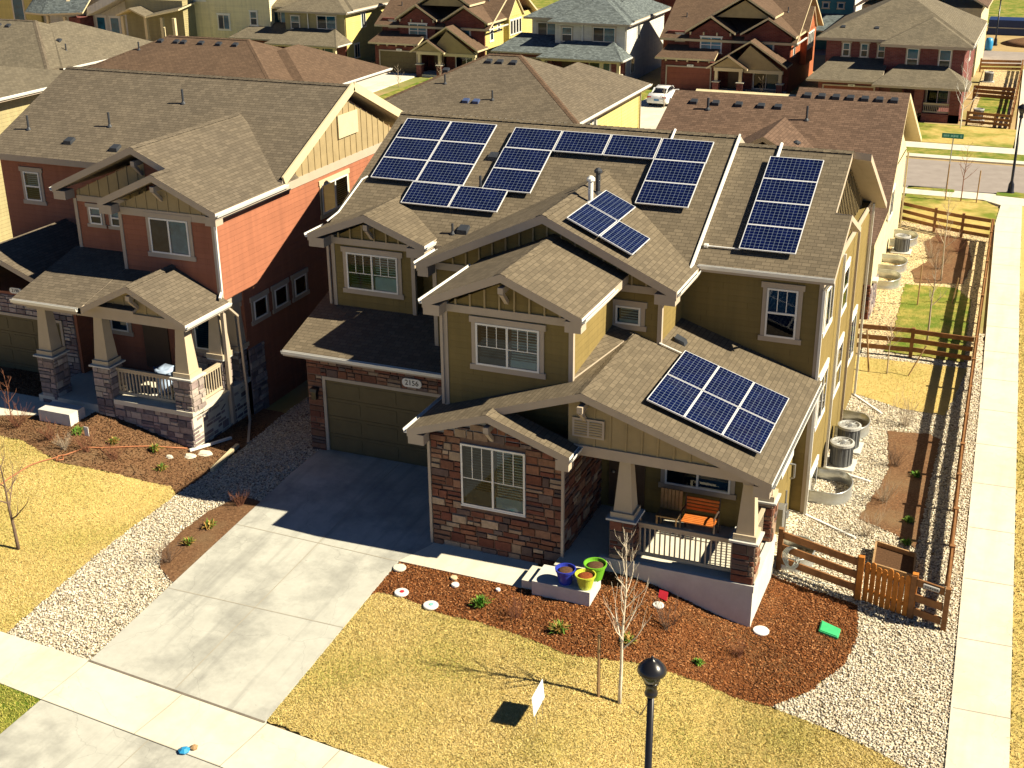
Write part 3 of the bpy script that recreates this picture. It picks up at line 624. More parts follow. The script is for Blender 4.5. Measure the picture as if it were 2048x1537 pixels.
def text_mesh(s, size, mat, M4, name, par, label=None):
    cu = bpy.data.curves.new(name, 'FONT'); cu.body = s; cu.size = size; cu.extrude = .004; cu.align_x = 'CENTER'; cu.align_y = 'CENTER'
    o = bpy.data.objects.new(name, cu); COL.objects.link(o)
    me = bpy.data.meshes.new_from_object(o.evaluated_get(bpy.context.evaluated_depsgraph_get())); bpy.data.objects.remove(o)
    me.materials.clear(); me.materials.append(M[mat]); me.transform(M4)
    if par: me.transform(Matrix.Translation(-root_loc(par)))
    o = bpy.data.objects.new(name, me); COL.objects.link(o); o.parent = par; return o
def plaque(par, x, y, z, s, w=.6, h=.24):
    f = mapper('S', y); mb = MB(); pts = []
    for k in range(24):
        a = 2 * math.pi * k / 24; r = h * .45
        pts.append(f(x + (w / 2 - r) * (1 if math.cos(a) > 0 else -1) + r * math.cos(a), z + (h / 2 - r) * (1 if math.sin(a) > 0 else -1) + r * math.sin(a), .075))
    mb.prism(pts, (0, .05, 0)); o = mb.build('house_number', 'white', par)
    text_mesh(s, h * .82, 'ink', Matrix.Translation(f(x, z, .079)) @ Matrix.Rotation(R(90), 4, 'X'), 'digits', o)
def garage_door(par, x0, x1, y, z0, z1, mat, trim='trim', recess=.02):
    f = mapper('S', y); mb = MB(); rows = 4; hh = (z1 - z0) / rows; n = max(2, round((x1 - x0) / 1.2))
    for k in range(rows):
        fbox(mb, f, x0, x1, z0 + k * hh + .006, z0 + (k + 1) * hh - .006, -.05, recess)
        for q in range(n):
            a = x0 + (x1 - x0) * q / n; b = x0 + (x1 - x0) * (q + 1) / n
            fbox(mb, f, a + .1, b - .1, z0 + k * hh + .1, z0 + (k + 1) * hh - .1, recess - .004, recess + .012)
    o = mb.build('garage_door', mat, par); mb = MB()
    fbox(mb, f, x0 - .1, x0, z0, z1 + .1, -.05, .07); fbox(mb, f, x1, x1 + .1, z0, z1 + .1, -.05, .07); fbox(mb, f, x0, x1, z1, z1 + .1, -.05, .07)
    mb.build('casing', trim, o); return o
def returns(par, ends, mat='trim'):                          # boxed eave returns at the foot of a gable rake
    for x0, x1, y0, y1, z in ends:
        mb = MB(); mb.box(x0, x1, y0 + .012, y1, z - .40, z - .12); mb.build('eave_return', mat, par)
def wall_tri(mb, face, c, u0, u1, v0, top, th=.2, m=0):    # gable triangle of given profile, extruded inwards
    f = mapper(face, c); a, b, pk = u0, u1, top
    pts = [f(a, v0, 0), f(b, v0, 0)] + [f(u, v, 0) for u, v in pk]
    d = Vector(f(0, 0, -th)) - Vector(f(0, 0, 0)); mb.prism(pts, d, m)
# ------------------------------------------------------------------ the solar house
H = house('tan_house', (0, 0, 0), 'two storey olive tan house with stone bay and solar panels on its roofs', 'house')
mb = MB()
mb.box(-5.85, -.02, 3.75, 15.9, -.5, 3.2); mb.box(-5.82, 4.6, 6.2, 16, 3.0, 5.95); mb.box(-5.823, -3.15, 5.57, 6.3, 3.0, 6.2)
mb.box(4.5, 8.5, 6.65, 16.0, -1.6, 6.1); mb.box(-1.88, 4.70, 4.4, 7.5, 2.9, 6.12); mb.box(.004, 3.4, 1.1, 4.5, 2.6, 6.25)
mb.box(3.4, 8.12, 3.0, 6.75, -1.6, 3.3); mb.box(.0, 3.55, .03, 4.0, -.6, 3.15)
mb.prism([(-5.82, 6.25, 5.93), (-5.82, 15.8, 5.93), (-5.82, 11.0, 8.60)], (10.85, 0, 0)); mb.prism([(5.0, 6.66, 6.09), (5.0, 15.6, 6.0), (5.0, 11.0, 8.42)], (3.3, 0, 0))
mb.prism([(-1.88, 4.42, 6.1), (4.70, 4.42, 6.1), (1.5, 4.42, 7.70)], (0, 3.5, 0)); mb.prism([(.0, 1.12, 6.22), (3.4, 1.12, 6.22), (1.7, 1.12, 7.03)], (0, 3.2, 0)); mb.prism([(-5.82, 5.6, 6.18), (-3.15, 5.6, 6.18), (-4.47, 5.6, 6.8)], (0, 1.5, 0))
mb.build('wall', 'siding_olive', H)
# stone cladding
mb = MB(); mb.box(-.015, 3.6, 0.0, 1.0, -.6, 3.2, 1, (.17, .11, .08)); mb.prism([(.0, .0, 3.19), (3.55, .0, 3.19), (1.75, .0, 3.82)], (0, .5, 0), 1); mb.c[-1] = mb.c[-2] = (.17, .11, .08)
BW = (.86, 2.62, 1.24, 3.02)
stone(mb, 'S', 0.0, 0.0, 3.6, -.3, 3.8, STONE_RED, top=lambda u: 3.80 - .36 * abs(u - 1.73) if u < 1.73 else 3.80 - .40 * abs(u - 1.73), holes=[BW], seed=11, deep=.065)
mb.box(3.56, 3.6, 1.0, 3.0, -.3, 3.2, 1, (.17, .11, .08)); stone(mb, 'E', 3.6, 0.05, 3.0, .2, 3.1, STONE_RED, seed=12)
mb.build('stone_cladding', ['stone', 'mortar'], H); mb = MB()
mb.box(-5.87, -5.36, 3.70, 3.75, -.3, 3.1, 1, (.17, .11, .08)); mb.box(-5.36, -.02, 3.70, 3.75, 2.45, 3.1, 1, (.17, .11, .08)); mb.box(-.32, -.02, 3.70, 3.75, -.3, 2.45, 1, (.17, .11, .08))
stone(mb, 'S', 3.70, -5.87, -.02, -.1, 3.1, STONE_RED, holes=[(-5.36, -.32, -.2, 2.45)], seed=13)
mb.build('stone_cladding', ['stone', 'mortar'], H)
mb = MB()                                                   # corner boards and bands
for x, y, z0, z1 in ((0, 1.1, 3.4, 6.3), (3.4, 1.1, 3.7, 6.3), (-5.82, 5.57, 3.9, 6.25), (-3.15, 5.57, 3.9, 6.25), (-1.88, 4.4, 3.0, 6.15), (4.70, 4.4, 4.2, 6.15), (8.5, 6.65, -1.4, 6.1)):
    mb.box(x - .06, x + .06, y - .025, y + .10, z0, z1)
for x in (-.035, 3.62): mb.box(x - .035, x + .035, -.06, .02, -.05, 3.15)
for (x0, x1, y, z) in ((.06, 3.34, 1.1, 6.06), (-5.76, -3.21, 5.57, 6.0), (-1.82, 4.64, 4.4, 5.98)): mb.box(x0, x1, y - .03, y + .02, z, z + .2)
mb.box(8.47, 8.53, 6.72, 16.02, 5.86, 6.1)
mb.build('corner_trim', 'trim', H)
mb = MB()
battens(mb, 'S', 1.1, .3, 3.2, 6.2, lambda u: 7.0 - .42 * abs(u - 1.7)); mb.build('gable_boards', 'board', H); mb = MB(); battens(mb, 'S', 5.57, -5.6, -3.3, 6.15, lambda u: 6.78 - .38 * abs(u + 4.46)); mb.build('gable_boards', 'board', H); mb = MB(); battens(mb, 'S', 4.4, -1.7, 4.6, 6.1, lambda u: 7.66 - .457 * abs(u - 1.55))
mb.build('gable_boards', 'board', H); mb = MB(); wall_tri(mb, 'S', .33, 3.62, 8.42, 3.2, [(8.42, 3.19), (4.05, 4.62), (3.62, 4.5)], .25, 1)
battens(mb, 'S', .33, 3.9, 8.2, 3.3, lambda u: 4.60 - .335 * abs(u - 4.05)); mb.build('gable_boards', ['board', 'board'], H); mb = MB(); battens(mb, 'E', 8.3, 8.6, 15, 6.1, lambda u: 8.35 - .5 * abs(u - 11), .35)
mb.poly([(8.30, 8.2, 6.1), (8.30, 15.4, 6.1), (8.30, 11, 8.4)], 0)
mb.build('gable_boards', ['board', 'board'], H)
mb = MB()
fbox(mb, mapper('S', .33), 3.66, 8.45, 3.06, 3.33, -.2, .05); fbox(mb, mapper('E', 8.2), .3, 3.1, 3.0, 3.26, -.2, .05)
mb.build('porch_beam', 'trim', H)
# roofs
mb = MB(); S5 = .5; zp = lambda y: 6.51 + .5 * (y - 6.24); zq = lambda y: 6.36 + .5 * (y - 6.24)
slab(mb, [(-6.2, 5.7, zp(5.7)), (5.1, 5.7, zp(5.7)), (5.1, 11.05, zp(11.05)), (-6.15, 11.05, zp(11.05))], .22); slab(mb, [(-6.15, 11.05, zp(11.05)), (5.1, 11.05, zp(11.05)), (5.1, 16.6, zp(11.05) - 2.75), (-6.15, 16.6, zp(11.05) - 2.75)], .22)
slab(mb, [(5.05, 6.24, zq(6.24)), (8.87, 6.24, zq(6.24)), (8.87, 8.5, zq(8.5)), (8.42, 8.56, zq(8.56)), (8.42, 10.95, zq(10.95)), (5.05, 10.95, zq(10.95))], .2)
slab(mb, [(5.05, 10.95, zq(10.95)), (8.42, 10.95, zq(10.95)), (8.95, 10.9, zq(10.9)), (8.95, 16.5, zq(10.95) - 2.8), (5.05, 16.5, zq(10.95) - 2.8)], .2)
slab(mb, [(8.42, 8.5, zq(8.5) + .02), (8.87, 8.5, zq(8.5) + .02), (8.98, 9.9, zq(8.5) - .68), (8.5, 9.9, zq(8.5) - .68)], .16)
gable_y(mb, 1.55, 7.98, .457, -2.2, 5.25, 3.9, 9.3, .24); gable_y(mb, -4.46, 7.1, .38, -6.39, -2.53, 5.1, 7.7, .22)
gable_y(mb, 1.70, 7.33, .42, -.45, 3.80, .7, 4.41, .22)
slab(mb, [(-6.4, 3.3, 3.32), (.1, 3.3, 3.32), (.1, 6.25, 4.28), (-6.4, 6.25, 4.28)], .2)
zl = lambda x: 4.83 - .335 * abs(x - 4.05)
slab(mb, [(-.46, -.4, zl(-.46)), (1.73, -.4, zl(1.73)), (1.73, 0.0, zl(1.73)), (4.05, 0.0, zl(4.05)), (4.05, 4.42, zl(4.05)), (-.46, 4.42, zl(-.46))], .2)
slab(mb, [(4.05, 0.0, zl(4.05)), (8.72, 0.0, zl(8.72)), (8.72, 6.67, zl(8.72)), (4.05, 6.67, zl(4.05))], .2)
slab(mb, [(1.73, -.4, zl(1.73)), (3.91, -.4, 3.28), (3.91, .36, 3.28), (1.73, .36, zl(1.73))], .2)
slab(mb, [(3.4, 1.1, 4.66), (4.03, 4.42, 4.86), (3.4, 4.42, 5.02)], .1)
caps(mb, [((-6.15, 11.05, zp(11.05)), (5.1, 11.05, zp(11.05))), ((5.1, 10.95, zq(10.95)), (8.42, 10.95, zq(10.95))), ((1.55, 3.9, 7.98), (1.55, 9.15, 7.98)), ((-4.46, 5.1, 7.1), (-4.46, 7.4, 7.1)), ((1.7, .7, 7.33), (1.7, 4.4, 7.33)), ((4.05, 0, 4.83), (4.05, 4.4, 4.83)), ((1.73, -.4, zl(1.73)), (1.73, 0, zl(1.73)))])
RF = mb.build('roof', ['shingle_brown', 'trim'], H)
returns(H, [(-.43, .02, .7, 1.1, 6.43), (3.36, 3.78, .7, 1.1, 6.45), (-6.36, -5.85, 5.1, 5.57, 6.37), (-3.12, -2.55, 5.1, 5.57, 6.37), (-2.17, -1.85, 3.9, 4.4, 6.28), (4.66, 5.22, 3.9, 4.4, 6.29), (-.44, .0, -.4, .0, 3.32), (3.55, 3.89, -.4, .0, 3.29), (8.3, 8.69, .0, .33, 3.27)])
mb = MB(); mb.beam((5.09, 5.75, zp(5.75) - .03), (5.09, 11.05, zp(11.05) + .0), .05, .15); mb.build('rake_trim', 'white', RF)
gutter(RF, (-6.4, 3.3, 3.31), (.0, 3.3, 3.31), (0, -1, 0)); gutter(RF, (5.2, 6.24, zq(6.24)), (8.87, 6.24, zq(6.24)), (0, -1, 0))
gutter(RF, (8.72, 0.0, zl(8.72)), (8.72, 6.6, zl(8.72)), (1, 0, 0)); gutter(RF, (5.25, 3.95, 6.28), (5.25, 5.95, 6.28), (1, 0, 0)); gutter(RF, (-2.2, 3.95, 6.27), (-2.2, 5.3, 6.27), (-1, 0, 0))
gutter(RF, (-.45, .7, 6.42), (-.45, 3.9, 6.42), (-1, 0, 0)); gutter(RF, (3.8, .7, 6.44), (3.8, 3.2, 6.44), (1, 0, 0)); gutter(RF, (-6.39, 5.1, 6.36), (-6.39, 6.2, 6.36), (-1, 0, 0)); gutter(RF, (-2.53, 5.1, 6.36), (-2.53, 5.7, 6.36), (1, 0, 0))
gutter(RF, (-.46, -.4, zl(-.46)), (-.46, 3.2, zl(-.46)), (-1, 0, 0)); gutter(RF, (3.91, -.4, 3.28), (3.91, .28, 3.28), (1, 0, 0))
downspout(H, [(-6.3, 5.3, 6.25), (-5.95, 5.5, 5.95), (-5.95, 5.5, 4.1)]); downspout(H, [(-.4, .9, 6.3), (-.09, 1.05, 6.0), (-.09, 1.05, 3.5)]); downspout(H, [(8.75, 6.3, 6.2), (8.58, 6.6, 5.9), (8.58, 6.6, 3.3)], 'white')
downspout(H, [(8.6, 6.58, 3.0), (8.6, 6.58, -.86), (10.15, 5.7, -.84)], 'white'); downspout(H, [(8.62, 9.8, 6.0), (8.62, 9.8, -.84), (10.03, 9.33, -.84)], 'white'); downspout(H, [(8.6, 15.9, 6.0), (8.6, 15.9, -.84), (9.7, 14.6, -.84)], 'white'); downspout(H, [(8.62, 12.6, 6.0), (8.62, 12.6, -.8)])
for x, y, z in ((1.70, 1.1, 6.98), (-4.46, 5.57, 6.78), (4.05, .33, 4.50), (1.73, 0.0, 3.72)): corbel(H, x, y, z)
roofvent(RF, -2.147, 9.35, zp(9.35), .5); roofvent(RF, -1.85, 6.35, zp(6.35), .5); pipe(RF, -2.02, 8.0, zp(8.0), .42, .04); pipe(RF, -2.14, 6.2, zp(6.2), .3, .035); roofvent(RF, 5.12, 5.1, zl(5.12), -.335, 'W')
pipe(RF, 2.04, 6.36, 7.75, .62, .075, .12, 'white', 'flue'); pipe(RF, 1.95, 7.25, 7.79, .6, .07, .12, 'vent_dark', 'flue')
mb = MB(); cz = lambda y: zp(y) + .05
for a, b in (((-5.88, 8.05), (-6.0, 7.9)), ((-6.0, 7.9), (-6.1, 6.5)), ((-6.1, 6.5), (-6.28, 6.1))): mb.tube([(*a, cz(a[1])), (*b, cz(b[1]))], .028, 6)
mb.build('conduit', 'white', RF); mb = MB(); mb.tube([(5.2, 6.85, zq(6.85) + .06), (5.3, 6.85, zq(6.85) + .06)], .07, 6); mb.tube([(5.3, 6.85, zq(6.85) + .05), (6.2, 6.85, zq(6.85) + .05)], .025, 6)
mb.build('conduit', 'white', RF); mb = MB(); mb.tube([(6.35, 10.35, zq(10.35) + .05), (6.35, 10.98, zq(10.95) + .08)], .05, 6); mb.build('conduit', 'white', RF); mb = MB(); mb.tube([(3.1, 10.5, zp(10.5) + .05), (3.1, 11.05, zp(11.0) + .08)], .04, 6); mb.build('conduit', 'white', RF); mb = MB(); mb.tube([(4.72, 4.36, 4.66), (5.36, 4.36, zl(5.36) + .06)], .025, 6)
mb.build('conduit', 'white', RF)
# windows and doors
win(H, 'S', 0.0, *BW[:2], BW[2] + .02, BW[3] - .02, 'slider', None, grid=True, blinds=(.72, .78)); win(H, 'S', 1.1, .85, 2.57, 4.73, 5.86, 'slider', grid=True, blinds=(.8, .78)); win(H, 'S', 5.57, -5.36, -3.65, 4.64, 5.78, 'slider', grid=True, blinds=(.9, .6))
win(H, 'S', 4.4, 3.48, 4.17, 5.07, 5.58, 'single', grid=False, blinds=(.7,)); win(H, 'S', 6.65, 7.06, 7.90, 4.40, 5.79, 'hung', grid=True, blinds=(0, 0)); win(H, 'S', 3.0, 5.4, 7.15, 1.28, 2.5, 'slider', blinds=(0, 0))
win(H, 'E', 8.5, 7.5, 8.7, 4.4, 5.6, 'slider', 'white'); win(H, 'E', 8.5, 7.6, 8.9, 1.5, 2.9, 'slider', 'white'); win(H, 'E', 8.5, 10.6, 11.6, 3.9, 5.2, 'hung', 'white'); win(H, 'E', 8.5, 10.8, 11.8, 1.2, 2.7, 'hung', 'white'); win(H, 'E', 8.5, 7.5, 8.6, -.9, -.1, 'single', 'white'); win(H, 'E', 8.12, 4.9, 6.2, 1.2, 2.3, 'slider', 'white'); win(H, 'E', 8.5, 13.4, 14.6, 1.2, 2.7, 'slider', 'white')
garage_door(H, -5.26, -.42, 3.75, .06, 2.38, 'garage_olive'); plaque(H, -2.35, 3.70, 2.72, '2156', .62, .27)
mb = MB(); mb.box(-5.66, -5.5, 3.5, 3.64, 1.75, 2.0); mb.prism([(-5.69, 3.47, 2.0), (-5.47, 3.47, 2.0), (-5.47, 3.67, 2.0), (-5.69, 3.67, 2.0)], (.0, .02, .1)); mb.build('wall_lantern', 'black_metal', H)
mb = MB(); fbox(mb, mapper('S', .305), 3.74, 4.56, 3.56, 4.06, 0, .03, 0)
for a, b in ((3.80, 4.12), (4.18, 4.50)):
    for k in range(6): fbox(mb, mapper('S', .305), a, b, 3.61 + k * .068, 3.65 + k * .068, .03, .045, 1)
mb.build('gable_vent', ['trim', 'board'], H)
mb = MB(); fbox(mb, mapper('S', 3.0), 3.85, 4.85, .36, 2.5, 0, .05); dr = mb.build('front_door', 'door_dark', H); mb = MB(); mb.lathe([(.0, 0), (.04, .01), (.04, .06), (0, .08)], (3.98, 2.93, 1.35), 8); mb.build('handle', 'metal_grey', dr)
# porch
mb = MB(); mb.box(4.55, 8.36, .3, 3.0, -1.6, .3); mb.box(3.55, 4.55, -.45, 3.0, -.6, .28); mb.build('porch_floor', 'concrete_warm', H)
mb = MB(); fbox(mb, mapper('S', .3), 4.5, 8.42, -1.6, .16, -.1, .04); fbox(mb, mapper('E', 8.36), .29, 3.0, -1.6, .16, -.1, .05); fbox(mb, mapper('S', .3), 4.5, 8.44, .16, .34, -.1, .06); fbox(mb, mapper('E', 8.36), .29, 3.0, .16, .34, -.1, .07); mb.build('porch_base', ['concrete_block'], H)
column(H, 5.06, .60, .34, 1.44, 3.06, .62, .5, .27, seed=21); column(H, 8.12, .60, .34, 1.44, 3.06, .56, .46, .26, seed=25); column(H, 8.12, 2.78, .34, 1.44, 3.06, .5, .42, .26, seed=28)
railing(H, (5.38, .62, 0), (7.84, .62, 0), .34, .96); railing(H, (8.14, .9, 0), (8.14, 2.5, 0), .34, .96)
mb = MB(); mb.box(8.13, 8.33, 4.35, 4.75, -.35, .35); mb.tube([(8.3, 5.05, -.7), (8.3, 5.05, .2), (8.3, 4.85, .25), (8.3, 4.85, .7)], .03, 6); mb.lathe([(.1, 0), (.1, .2)], (8.28, 5.1, -.25), 10); mb.build('utility_meter', 'metal_grey', H); mb = MB(); mb.tube([(8.16, 5.9, 1.0), (8.3, 5.9, 1.0), (8.3, 5.9, .6), (8.2, 5.9, .55)], .035, 6); mb.build('vent_pipe', 'metal_grey', H)
# ------------------------------------------------------------------ solar panels (each one its own thing)
def make_panel(name, L, W):
    o = empty(name, (0, 0, 0), 'x', 'solar panel', 'solar panels on the tan house roofs'); mb = MB(); t = .038; e = .019
    for b in ((0, L, 0, e), (0, L, W - e, W), (0, e, e, W - e), (L - e, L, e, W - e)): mb.box(b[0], b[1], b[2], b[3], 0, t)
    fr = mb.build('frame', 'solar_frame', o); mb = MB(); m_ = (L - .1267 * 12) / 2, (W - .1215 * 8) / 2
    mb.box(e, L - e, e, W - e, .004, .012); mb.build('backsheet', 'solar_back', o)
    me = bpy.data.meshes.new('cells'); q = [(e, e, .034), (L - e, e, .034), (L - e, W - e, .034), (e, W - e, .034)]; me.from_pydata(q, [], [(0, 1, 2, 3)]); me.materials.append(M['solar_cell'])
    uv = me.uv_layers.new(name='UVMap')
    for i, p in enumerate(q): uv.data[i].uv = ((p[0] - e) / (L - 2 * e) * .1267 * 12, (p[1] - e) / (W - 2 * e) * .1215 * 8)
    c = bpy.data.objects.new('cells', me); COL.objects.link(c); c.parent = o
    mb = MB(); 
    for x in (L * .22, L * .78): mb.box(x - .02, x + .02, -.01, W + .01, -.06, 0)
    mb.build('rail', 'solar_back', o); return o
PROTO = {}
def panel(org, u, v, L, W, label):
    key = (round(L, 2), round(W, 2)); u = Vector(u).normalized(); v = Vector(v).normalized(); n = u.cross(v)
    if key not in PROTO: o = PROTO[key] = make_panel('solar_panel', L, W)
    else: o = copy_tree(PROTO[key])
    m = Matrix((u, v, n)).transposed().to_4x4(); m.translation = Vector(org) + n * .13; o.matrix_world = m; o['label'] = label; o['category'] = 'solar panel'
c5 = 1 / math.sqrt(1.25); up = (0, 1, .5)
O1 = ['top', 'second', 'third', 'bottom']
for r in range(3):
    for c in range(2):
        y = 10.605 - .89 * (r + 1); panel((-5.68 + c * 1.585, y, zp(y)), (1, 0, 0), up, 1.56, .985, f'solar panel in the {O1[r]} row, {["left","right"][c]} column of the large left roof array')
for c in range(2): panel((-4.2 + c * 1.585, 7.03, zp(7.03)), (1, 0, 0), up, 1.56, .985, f'{["left","right"][c]} solar panel of the pair hanging below the large left array')
for c, w in enumerate(('leftmost', 'second', 'third', 'rightmost')): panel((-1.88 + c * 1.592, 9.66, zp(9.66)), (1, 0, 0), up, 1.56, .985, f'{w} solar panel along the top of the arch shaped middle array')
for r, w in ((1, 'upper'), (2, 'lower')):
    y = 9.66 - .89 * r; panel((-1.9, y, zp(y)), (1, 0, 0), up, 1.56, .985, f'{w} solar panel in the left leg of the arch shaped middle array'); panel((2.88, y, zp(y)), (1, 0, 0), up, 1.56, .985, f'{w} solar panel in the right leg of the arch shaped middle array')
for r in range(4):
    y = 10.35 - .889 * (r + 1); panel((6.18, y, zq(y)), (1, 0, 0), up, 1.54, .985, f'{O1[r]} solar panel of the four in the column on the right roof section')
zx = lambda x: 7.98 - .457 * (x - 1.55); vx = (-1, 0, .457)
panel((2.98, 5.80, zx(2.98)), (0, 1, 0), vx, 1.56, .985, 'bright blue solar panel nearest the flue pipes on the cross gable'); panel((2.96, 4.19, zx(2.96)), (0, 1, 0), vx, 1.56, .985, 'bright blue solar panel nearest the ridge front on the cross gable'); panel((3.88, 4.21, zx(3.88)), (0, 1, 0), vx, 1.60, .985, 'bright blue solar panel lowest on the cross gable, nearest its eave')
vp = (-1, 0, .335)
for r in range(2):
    for c in range(3):
        x = 5.36 + .945 * (c + 1); panel((x, .88 + 1.77 * r, zl(x)), (0, 1, 0), vp, 1.74, .985, f'{["left","middle","right"][c]} solar panel in the {["front","back"][r]} row on the porch roof')
# ------------------------------------------------------------------ red house on the left
L = house('red_house', (-12, 5, 0), 'brick red house with tan roof and grey stone porch, left of the solar house')
mb = MB(); mb.box(-21.2, -9.5, 8.6, 17.4, -.6, 6.75); mb.box(-15.4, -9.497, 5.65, 9, 3.9, 6.55); mb.box(-15.4, -9.497, 6.0, 9, -.6, 3.9); mb.box(-12.95, -9.494, 4.8, 6, 3.9, 6.55); mb.box(-21.2, -15.4, 4.9, 9, -.6, 3.2)
mb.prism([(-15.4, 5.66, 6.52), (-9.5, 5.66, 6.52), (-9.5, 5.66, 6.65), (-12.6, 5.66, 7.95), (-15.4, 5.66, 6.75)], (0, 4, 0)); mb.prism([(-12.95, 4.81, 6.52), (-9.5, 4.81, 6.52), (-11.3, 4.81, 7.45)], (0, 1.5, 0))
mb.prism([(-9.5, 8.62, 6.73), (-9.5, 17.38, 6.73), (-9.5, 13.2, 8.85)], (-11.7, 0, 0)); mb.build('wall', 'siding_red', L)
mb = MB()
for x, y, z0, z1 in ((-9.5, 4.8, -.2, 6.5), (-12.95, 4.8, 3.6, 6.5), (-15.4, 5.65, 3.6, 6.5)): mb.box(x - .06, x + .06, y - .03, y + .1, z0, z1)
mb.box(-9.52, -9.47, 4.85, 17.4, 6.45, 6.75); mb.box(-12.9, -9.56, 4.76, 4.82, 6.42, 6.66); mb.box(-15.3, -13.0, 5.61, 5.68, 6.42, 6.62); mb.build('corner_trim', 'trim', L)
mb = MB(); wall_tri(mb, 'S', 4.795, -12.9, -9.55, 6.60, [(-9.55, 6.61), (-11.3, 7.46), (-12.9, 6.75)], .004); battens(mb, 'S', 4.795, -12.7, -9.8, 6.6, lambda u: 7.50 - .45 * abs(u + 11.3)); mb.build('gable_boards', 'board', L); mb = MB(); wall_tri(mb, 'S', 5.645, -15.3, -12.5, 6.58, [(-12.5, 7.93), (-12.62, 7.93), (-15.3, 6.76)], .004); battens(mb, 'S', 5.645, -15.2, -12.6, 6.6, lambda u: 7.95 - .43 * abs(u + 12.6))
mb.build('gable_boards', 'board', L); mb = MB(); mb.poly([(-9.48, 8.7, 6.75), (-9.48, 17.3, 6.75), (-9.48, 13.2, 8.8)]); battens(mb, 'E', -9.48, 9.2, 17, 6.75, lambda u: 8.8 - .48 * abs(u - 13.2), .42); mb.build('gable_boards', 'board', L)
mb = MB(); battens(mb, 'S', 2.95, -12.9, -9.6, 3.95, lambda u: 4.65 - .49 * abs(u + 11.2), .4); wall_tri(mb, 'S', 2.95, -13.1, -9.4, 3.9, [(-9.4, 3.92), (-11.2, 4.72), (-13.1, 3.92)], .2); mb.build('porch_gable', 'board', L)
mb = MB(); fbox(mb, mapper('S', 2.95), -15.5, -9.4, 3.62, 3.92, -.2, .06); fbox(mb, mapper('E', -9.6), 3.0, 6.0, 3.6, 3.9, -.2, .06); mb.build('porch_beam', 'trim', L)
mb = MB(); gable_x(mb, 13.2, 9.28, .46, 8.25, 18.1, -21.6, -9.15, .22); zb = lambda x: 6.88 + .45 * (-9.1 - x)
slab(mb, [(-12.6, 5.2, zb(-12.6)), (-9.1, 5.2, zb(-9.1)), (-9.1, 9.2, zb(-9.1)), (-12.6, 11.2, zb(-12.6))], .22); slab(mb, [(-15.9, 5.2, zb(-12.6) - .45 * 3.3), (-12.6, 5.2, zb(-12.6)), (-12.6, 11.2, zb(-12.6)), (-15.9, 9.2, zb(-12.6) - .45 * 3.3)], .22)
slab(mb, [(-11.3, 4.4, zb(-11.3)), (-9.1, 4.4, zb(-9.1)), (-9.1, 5.2, zb(-9.1)), (-11.3, 5.2, zb(-11.3))], .22); slab(mb, [(-13.45, 4.4, zb(-11.3) - .45 * 2.15), (-11.3, 4.4, zb(-11.3)), (-11.3, 6.2, zb(-11.3)), (-13.45, 6.2, zb(-11.3) - .45 * 2.15)], .22)
gable_y(mb, -11.19, 4.94, .49, -13.15, -9.19, 2.5, 4.81, .2); slab(mb, [(-15.65, 2.5, 4.04), (-13.0, 2.5, 4.04), (-13.0, 5.66, 4.86), (-15.65, 5.66, 4.86)], .2); slab(mb, [(-13.0, 2.7, 4.09), (-11.2, 2.7, 4.09), (-11.2, 4.8, 4.63), (-13.0, 4.8, 4.63)], .1)
gable_y(mb, -18.6, 4.75, .4, -21.6, -15.7, 4.5, 8.7, .2)
caps(mb, [((-21.6, 13.2, 9.28), (-9.15, 13.2, 9.28)), ((-12.6, 5.2, zb(-12.6)), (-12.6, 11.0, zb(-12.6))), ((-11.3, 4.4, zb(-11.3)), (-11.3, 5.2, zb(-11.3))), ((-11.19, 2.5, 4.94), (-11.19, 4.8, 4.94))])
LR = mb.build('roof', ['shingle_tan', 'trim'], L)
returns(L, [(-13.42, -12.95, 4.4, 4.8, 6.88), (-9.5, -9.12, 4.4, 4.8, 6.86), (-15.87, -15.4, 5.2, 5.65, 6.93)])
mb = MB(); mb.beam((-9.12, 8.3, 6.98), (-9.12, 13.2, 9.24), .07, .3); mb.beam((-9.12, 13.2, 9.24), (-9.12, 18.1, 6.98), .07, .3); mb.build('rake_trim', 'trim_cream', LR)
gutter(LR, (-9.1, 4.4, 6.86), (-9.1, 8.4, 6.86), (1, 0, 0)); gutter(LR, (-9.19, 2.5, 3.95), (-9.19, 4.8, 3.95), (1, 0, 0)); gutter(LR, (-15.65, 2.5, 4.03), (-13.1, 2.5, 4.03), (0, -1, 0)); gutter(LR, (-15.9, 5.2, 6.9), (-15.9, 8, 6.9), (-1, 0, 0))
downspout(L, [(-9.05, 4.7, 6.78), (-9.42, 4.78, 6.5), (-9.42, 4.78, 4.25), (-9.3, 4.5, 4.15)], 'white'); downspout(L, [(-9.3, 4.7, 3.9), (-9.3, 5.35, 3.3), (-9.3, 5.45, .9), (-9.3, 5.45, -.35), (-8.5, 4.1, -.45)], 'trim')
plm = lambda y: 9.28 - .46 * (13.2 - y)
for x, y in ((-15.2, 11.6), (-17.35, 10.1), (-20.6, 9.6)): pipe(LR, x, y, plm(y), .5, .04)
for x, y in ((-18.4, 9.15), (-16.3, 9.0)): roofvent(LR, x, y, plm(y), .46)
for x, y, z in ((-11.3, 4.8, 7.5), (-11.2, 2.95, 4.62), (-12.6, 5.65, 8.0)): corbel(L, x, y, z)
mb = MB(); fbox(mb, mapper('E', -9.45), 12.5, 13.9, 7.5, 8.3, 0, .04); mb.build('gable_vent', 'trim_cream', L)
